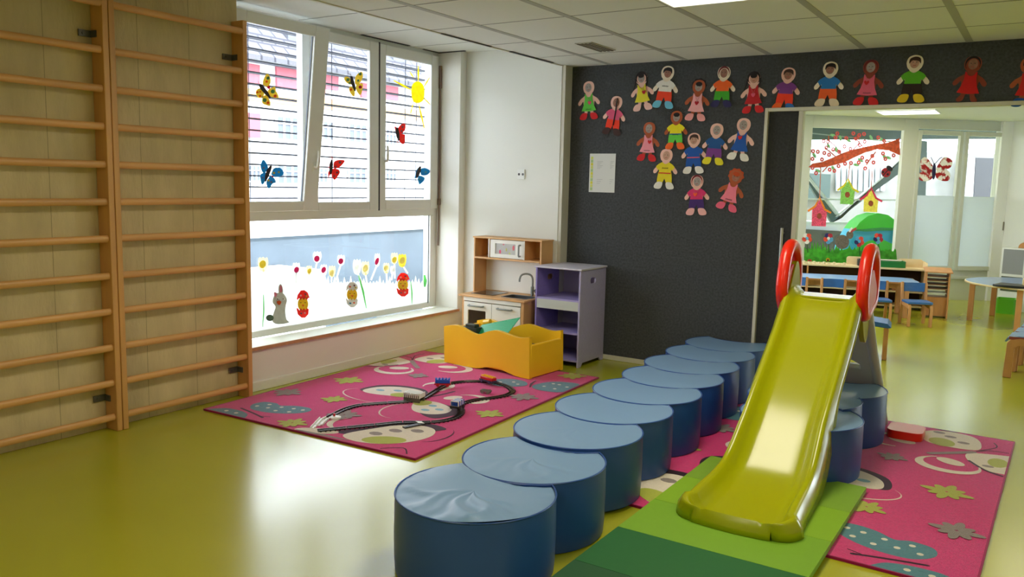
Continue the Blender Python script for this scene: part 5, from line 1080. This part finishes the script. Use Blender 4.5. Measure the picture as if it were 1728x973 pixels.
bfly(-4.848, cL, [[(1500, 200), (1520, 110), (1590, 52), (1615, 80), (1610, 150), (1560, 230), (1515, 240)], [(1520, 250), (1590, 220), (1620, 250), (1590, 380), (1555, 375), (1520, 310)], [(1445, 240), (1380, 210), (1345, 150), (1380, 122), (1440, 160)], [(1450, 260), (1415, 300), (1440, 370), (1490, 415), (1500, 340)]],
     [(1450, 115), (1462, 190), (1485, 260), (1507, 335)], [((1445, 110), (1435, 70)), ((1445, 110), (1410, 75))], [(1580, 85, 22, TQ), (1550, 180, 18, TQ), (1580, 275, 24, MG_), (1400, 170, 24, TQ), (1425, 215, 18, TQ), (1445, 310, 18, OG)], YW, 'yellow paper butterfly at the top of the middle pane')
bw = 40; ant_w = 4
bfly(XS(1.55), cB, [[(190, 240), (215, 195), (270, 190), (305, 225), (300, 260), (250, 278), (195, 262)], [(180, 270), (215, 290), (230, 330), (200, 345), (165, 392), (140, 330)], [(150, 215), (110, 240), (85, 180), (100, 120), (125, 120), (155, 175)], [(140, 240), (95, 245), (80, 270), (95, 350), (125, 325)]],
     [(188, 170), (165, 215), (145, 270), (130, 325)], [((190, 165), (188, 140)), ((195, 165), (210, 158))], [(215, 240, 12, YW), (262, 232, 10, YW), (115, 190, 10, GYS), (162, 312, 11, YW), (188, 328, 10, GYS), (200, 275, 9, MG_), (105, 285, 9, GYS)], BT, 'blue paper butterfly at the lower left of the upper window')
bw = 34
bfly(-4.848, cB, [[(795, 140), (830, 115), (895, 115), (895, 140), (850, 185), (800, 195)], [(785, 200), (840, 205), (855, 235), (830, 280), (800, 308), (775, 260)], [(765, 130), (752, 160), (750, 200), (765, 190)], [(762, 200), (742, 235), (745, 285), (760, 250)]],
     [(778, 110), (772, 160), (768, 210), (765, 258)], [((778, 110), (775, 80)), ((780, 105), (790, 90)), ((762, 120), (758, 90))], [(855, 138, 12, GYS), (815, 178, 10, GYS), (828, 235, 10, GYS), (800, 270, 10, GYS)], RE2, 'red paper butterfly at the bottom of the middle pane')
def cR3(x, y): return (430 + x / 4.053, 100 + y / 4.053)
bw = 24
bfly(-4.848, cR3, [[(975, 480), (1000, 445), (1028, 440), (1028, 480), (1005, 505), (985, 508)], [(985, 510), (1025, 515), (1025, 545), (1022, 575), (1005, 578), (985, 550)], [(972, 470), (955, 462), (965, 500), (975, 510)]],
     [(972, 465), (975, 500), (980, 530), (985, 558)], [((968, 460), (962, 440)), ((978, 590), (976, 550))], [(1010, 462, 8, GYS), (1003, 490, 7, GYS), (1008, 545, 7, OG)], RE2, 'red paper butterfly on the right pane below the yellow sun')
bw = 36
bfly(-4.848, cB, [[(1640, 205), (1680, 192), (1728, 215), (1720, 245), (1690, 262), (1645, 258)], [(1625, 265), (1675, 285), (1670, 315), (1640, 345), (1625, 350), (1612, 300)], [(1620, 190), (1600, 210), (1585, 270), (1575, 300), (1600, 275), (1610, 240)]],
     [(1637, 175), (1625, 215), (1612, 255), (1600, 290)], [((1615, 190), (1622, 140))], [(1690, 232, 9, TQ), (1630, 300, 8, TQ)], BT, 'blue paper butterfly at the lower right of the right pane')
SY = sticker('sun_yellow', (250, 232, 60), .75)
P = [('disc', [cR3(*p) for p in spline([(1115, 150), (1150, 175), (1160, 225), (1150, 280), (1115, 300), (1082, 285), (1070, 225), (1080, 170)], 5, True)], SY)]
for a, b, w_ in (((1070, 210), (950, 145), 14), ((1118, 150), (1118, 45), 12), ((1155, 190), (1195, 125), 9), ((1085, 125), (1060, 85), 9), ((1120, 300), (1158, 470), 12), ((1085, 290), (1065, 370), 8), ((1155, 265), (1200, 310), 8)):
    P.append(('sunbeam', [cR3(*p) for p in stroke([a, ((a[0] + b[0]) / 2, (a[1] + b[1]) / 2), b], [w_ * .4, w_, w_ * .4])], SY))
wdec('painted_sun', P, -4.849, 'yellow painted sun with long rays on the right window pane', 'painting')
def c4(x, y): return (400 + x / 3.474, 340 + y / 3.474)
XL = -4.892
WHP = sticker('white_paint', (244, 244, 240), .75); PKP = sticker('pink_paint', (226, 60, 140), .45); YLP = sticker('yellow_paint', (238, 226, 120), .6); CRP = sticker('cream_paint', (240, 234, 200), .7); GRP = sticker('green_paint', (150, 222, 150), .6)
random.seed(11)
gp = [(78, 425)]; x = 78
while x < 1120:
    base = 412 if x < 385 else 500 if x < 480 else 470
    gp += [(x, base - random.uniform(0, 18 if x < 385 else 38)), (x + 9, base + random.uniform(4, 16))]; x += 19
gp += [(1125, 470), (1125, 585), (78, 760)]
m = MB(); q = [WX(*c4(*p), XL) for p in gp]; m.poly([(p.y, p.z) for p in q], 0, .0006, (XL, 0, 0), (0, 1, 0), (0, 0, 1)); o = tag(m.build('painted_grass', mat('white_wash', (244, 246, 244), .6, trans=.7)), 'white painted grass across the lower window pane', 'painting'); o['kind'] = 'stuff'
TL = [(152, 368, 30, 44, (158, 420), YLP, CRP, 'pale yellow painted tulip nearest the wall bars'), (347, 390, 22, 34, (345, 480), PKP, WHP, 'pink painted tulip above the red chick sticker'), (470, 325, 25, 34, (437, 505), PKP, WHP, 'tallest white and pink painted tulip on the left half'), (422, 402, 17, 28, (430, 490), YLP, CRP, 'small yellow painted tulip left of the tallest one'),
      (508, 402, 20, 35, (524, 475), PKP, WHP, 'pink painted tulip right of the tallest white one'), (557, 408, 20, 34, (552, 470), CRP, CRP, 'cream painted tulip left of the high pink one'), (610, 343, 22, 32, (580, 460), PKP, WHP, 'high pink painted tulip above the cream one'), (703, 382, 24, 46, (735, 480), WHP, WHP, 'white and pink painted tulip above the white egg'),
      (752, 390, 23, 42, (760, 470), CRP, CRP, 'cream painted tulip beside the white and pink one'), (822, 342, 16, 40, (785, 460), PKP, WHP, 'pink and white painted tulip leaning right'), (875, 390, 18, 32, (880, 480), CRP, CRP, 'cream painted tulip left of the yellow one'), (922, 332, 20, 34, (925, 450), YLP, CRP, 'yellow painted tulip on the right half'),
      (968, 345, 24, 40, (1000, 420), CRP, YLP, 'pale yellow painted tulip above the red egg at the right'), (912, 402, 14, 26, (905, 460), WHP, WHP, 'small white painted tulip under the yellow one')]
for i, (x, y, rx, ry, st, ca_, cb_, lb) in enumerate(TL):
    P = [('stem', [c4(*p) for p in stroke([(x, y + ry * .6), st], 9)], WHP), ('flower', [c4(*p) for p in spline([(x - rx, y - ry * .3), (x - rx * .7, y - ry * .95), (x - rx * .3, y - ry * .8), (x, y - ry), (x + rx * .4, y - ry * .8), (x + rx * .8, y - ry * .95), (x + rx, y - ry * .2), (x + rx * .7, y + ry * .7), (x, y + ry), (x - rx * .75, y + ry * .7)], 3, True)], cb_)]
    P += [('petal', [c4(*p) for p in ell(x + random.uniform(-.15, .15) * rx, y + random.uniform(-.1, .3) * ry, rx * .66, ry * .55, 20, 10)], ca_)]
    wdec('painted_tulip', P, XL + .0012, lb, 'painting', 'tulips painted on the lower pane')
for i, (a, b, w_, lb) in enumerate((((155, 545), (150, 735), 9, 'green painted stem at the far left of the lower pane'), ((712, 430), (758, 625), 12, 'green painted stem right of the white egg chick'), ((1018, 470), (1025, 600), 9, 'green painted stem right of the red egg at the right'), ((1098, 430), (1100, 500), 22, 'green painted leaf at the right end of the lower pane'))):
    m = MB(); q = [WX(*c4(*p), XL + .0014) for p in stroke([a, ((a[0] + b[0]) / 2 + 4, (a[1] + b[1]) / 2), b], [w_ * .5, w_, w_ * .4])]; m.poly([(p.y, p.z) for p in q], 0, .001, (XL + .0014, 0, 0), (0, 1, 0), (0, 0, 1)); tag(m.build('painted_leaf', GRP), lb, 'painting', 'green painted leaves')
RB = sticker('rabbit_grey', (196, 196, 186), .3)
P = [('body', spline([(215, 555), (208, 590), (225, 615), (215, 650), (205, 690), (218, 712), (250, 718), (305, 708), (290, 690), (283, 650), (285, 610), (292, 580), (285, 555), (265, 535), (235, 535)], 4, True), RB),
     ('ear', spline([(246, 540), (243, 500), (256, 482), (268, 505), (268, 535)], 4, True), RB), ('inner_ear', spline([(252, 530), (250, 500), (258, 490), (264, 508), (262, 530)], 3, True), sticker('ear_pink', (206, 120, 140), .1)), ('ear', spline([(235, 540), (218, 530), (218, 552), (226, 560)], 4, True), sticker('ear_pink', (0, 0, 0))),
     ('eye', ell(237, 570, 9, 8, 0, 10), WHP), ('eye', ell(272, 570, 9, 8, 0, 10), WHP), ('pupil', ell(238, 571, 3, 4, 0, 8), BK), ('pupil', ell(270, 571, 3, 4, 0, 8), BK), ('nose', spline([(232, 588), (246, 580), (260, 588), (247, 606)], 3, True), OG), ('tail', ell(192, 681, 23, 19, 0, 14), sticker('tail_green', (70, 92, 70), .05))]
wdec('rabbit_sticker', [(a, [c4(*p) for p in b], c) for a, b, c in P], XL + .0016, 'grey paper rabbit sticker with a green tail on the lower pane', 'sticker')
def chick(cx, cy, sh, k, lb):
    f = lambda x, y: c4(cx + x, cy + y * k)
    zz = lambda y, up: [(-32 + 9 * i, y + (7 if i % 2 else -5)) for i in range(8)]
    top = [(-36, -30)] + [(-30, -55), (-12, -80), (8, -82), (28, -68), (40, -35)] + [(32 - 9 * i, -30 + (7 if i % 2 else -6)) for i in range(8)]
    bt = [(-38, 25)] + [(-30 + 9 * i, 30 + (7 if i % 2 else -6)) for i in range(7)] + [(34, 30), (32, 60), (12, 80), (-8, 80), (-30, 60)]
    P = [('chick_body', [f(*p) for p in ell(0, 0, 31, 42, 0, 20)], sticker('chick_yellow', (240, 200, 20), .2)), ('egg_top', [f(*p) for p in top], sh), ('egg_bottom', [f(*p) for p in bt], sh), ('beak', [f(-8, 4), f(8, 4), f(2, 16)], OG), ('eye', [f(*p) for p in ell(-12, -8, 3, 3, 0, 8)], BK), ('eye', [f(*p) for p in ell(13, -8, 3, 3, 0, 8)], BK)]
    for x, y, m2 in ((-12, -50, WHP if sh is RE2 else OG), (14, -58, GYS), (22, -45, YW), (-10, 55, BT if sh is not RE2 else GYS), (12, 52, OG if sh is not RE2 else WHP)): P.append(('egg_spot', [f(*p) for p in ell(x, y, 6, 6, 0, 8)], m2))
    wdec('chick_sticker', P, XL + .0016, lb, 'sticker', 'hatching chick stickers on the lower pane')
chick(386, 600, RE2, 1, 'red egg chick sticker next to the grey rabbit'); EWH = sticker('egg_white', (236, 234, 228), .22)
chick(674, 545, EWH, .92, 'white egg chick sticker in the middle of the lower pane'); chick(972, 487, RE2, .86, 'red egg chick sticker highest, near the right end of the lower pane')
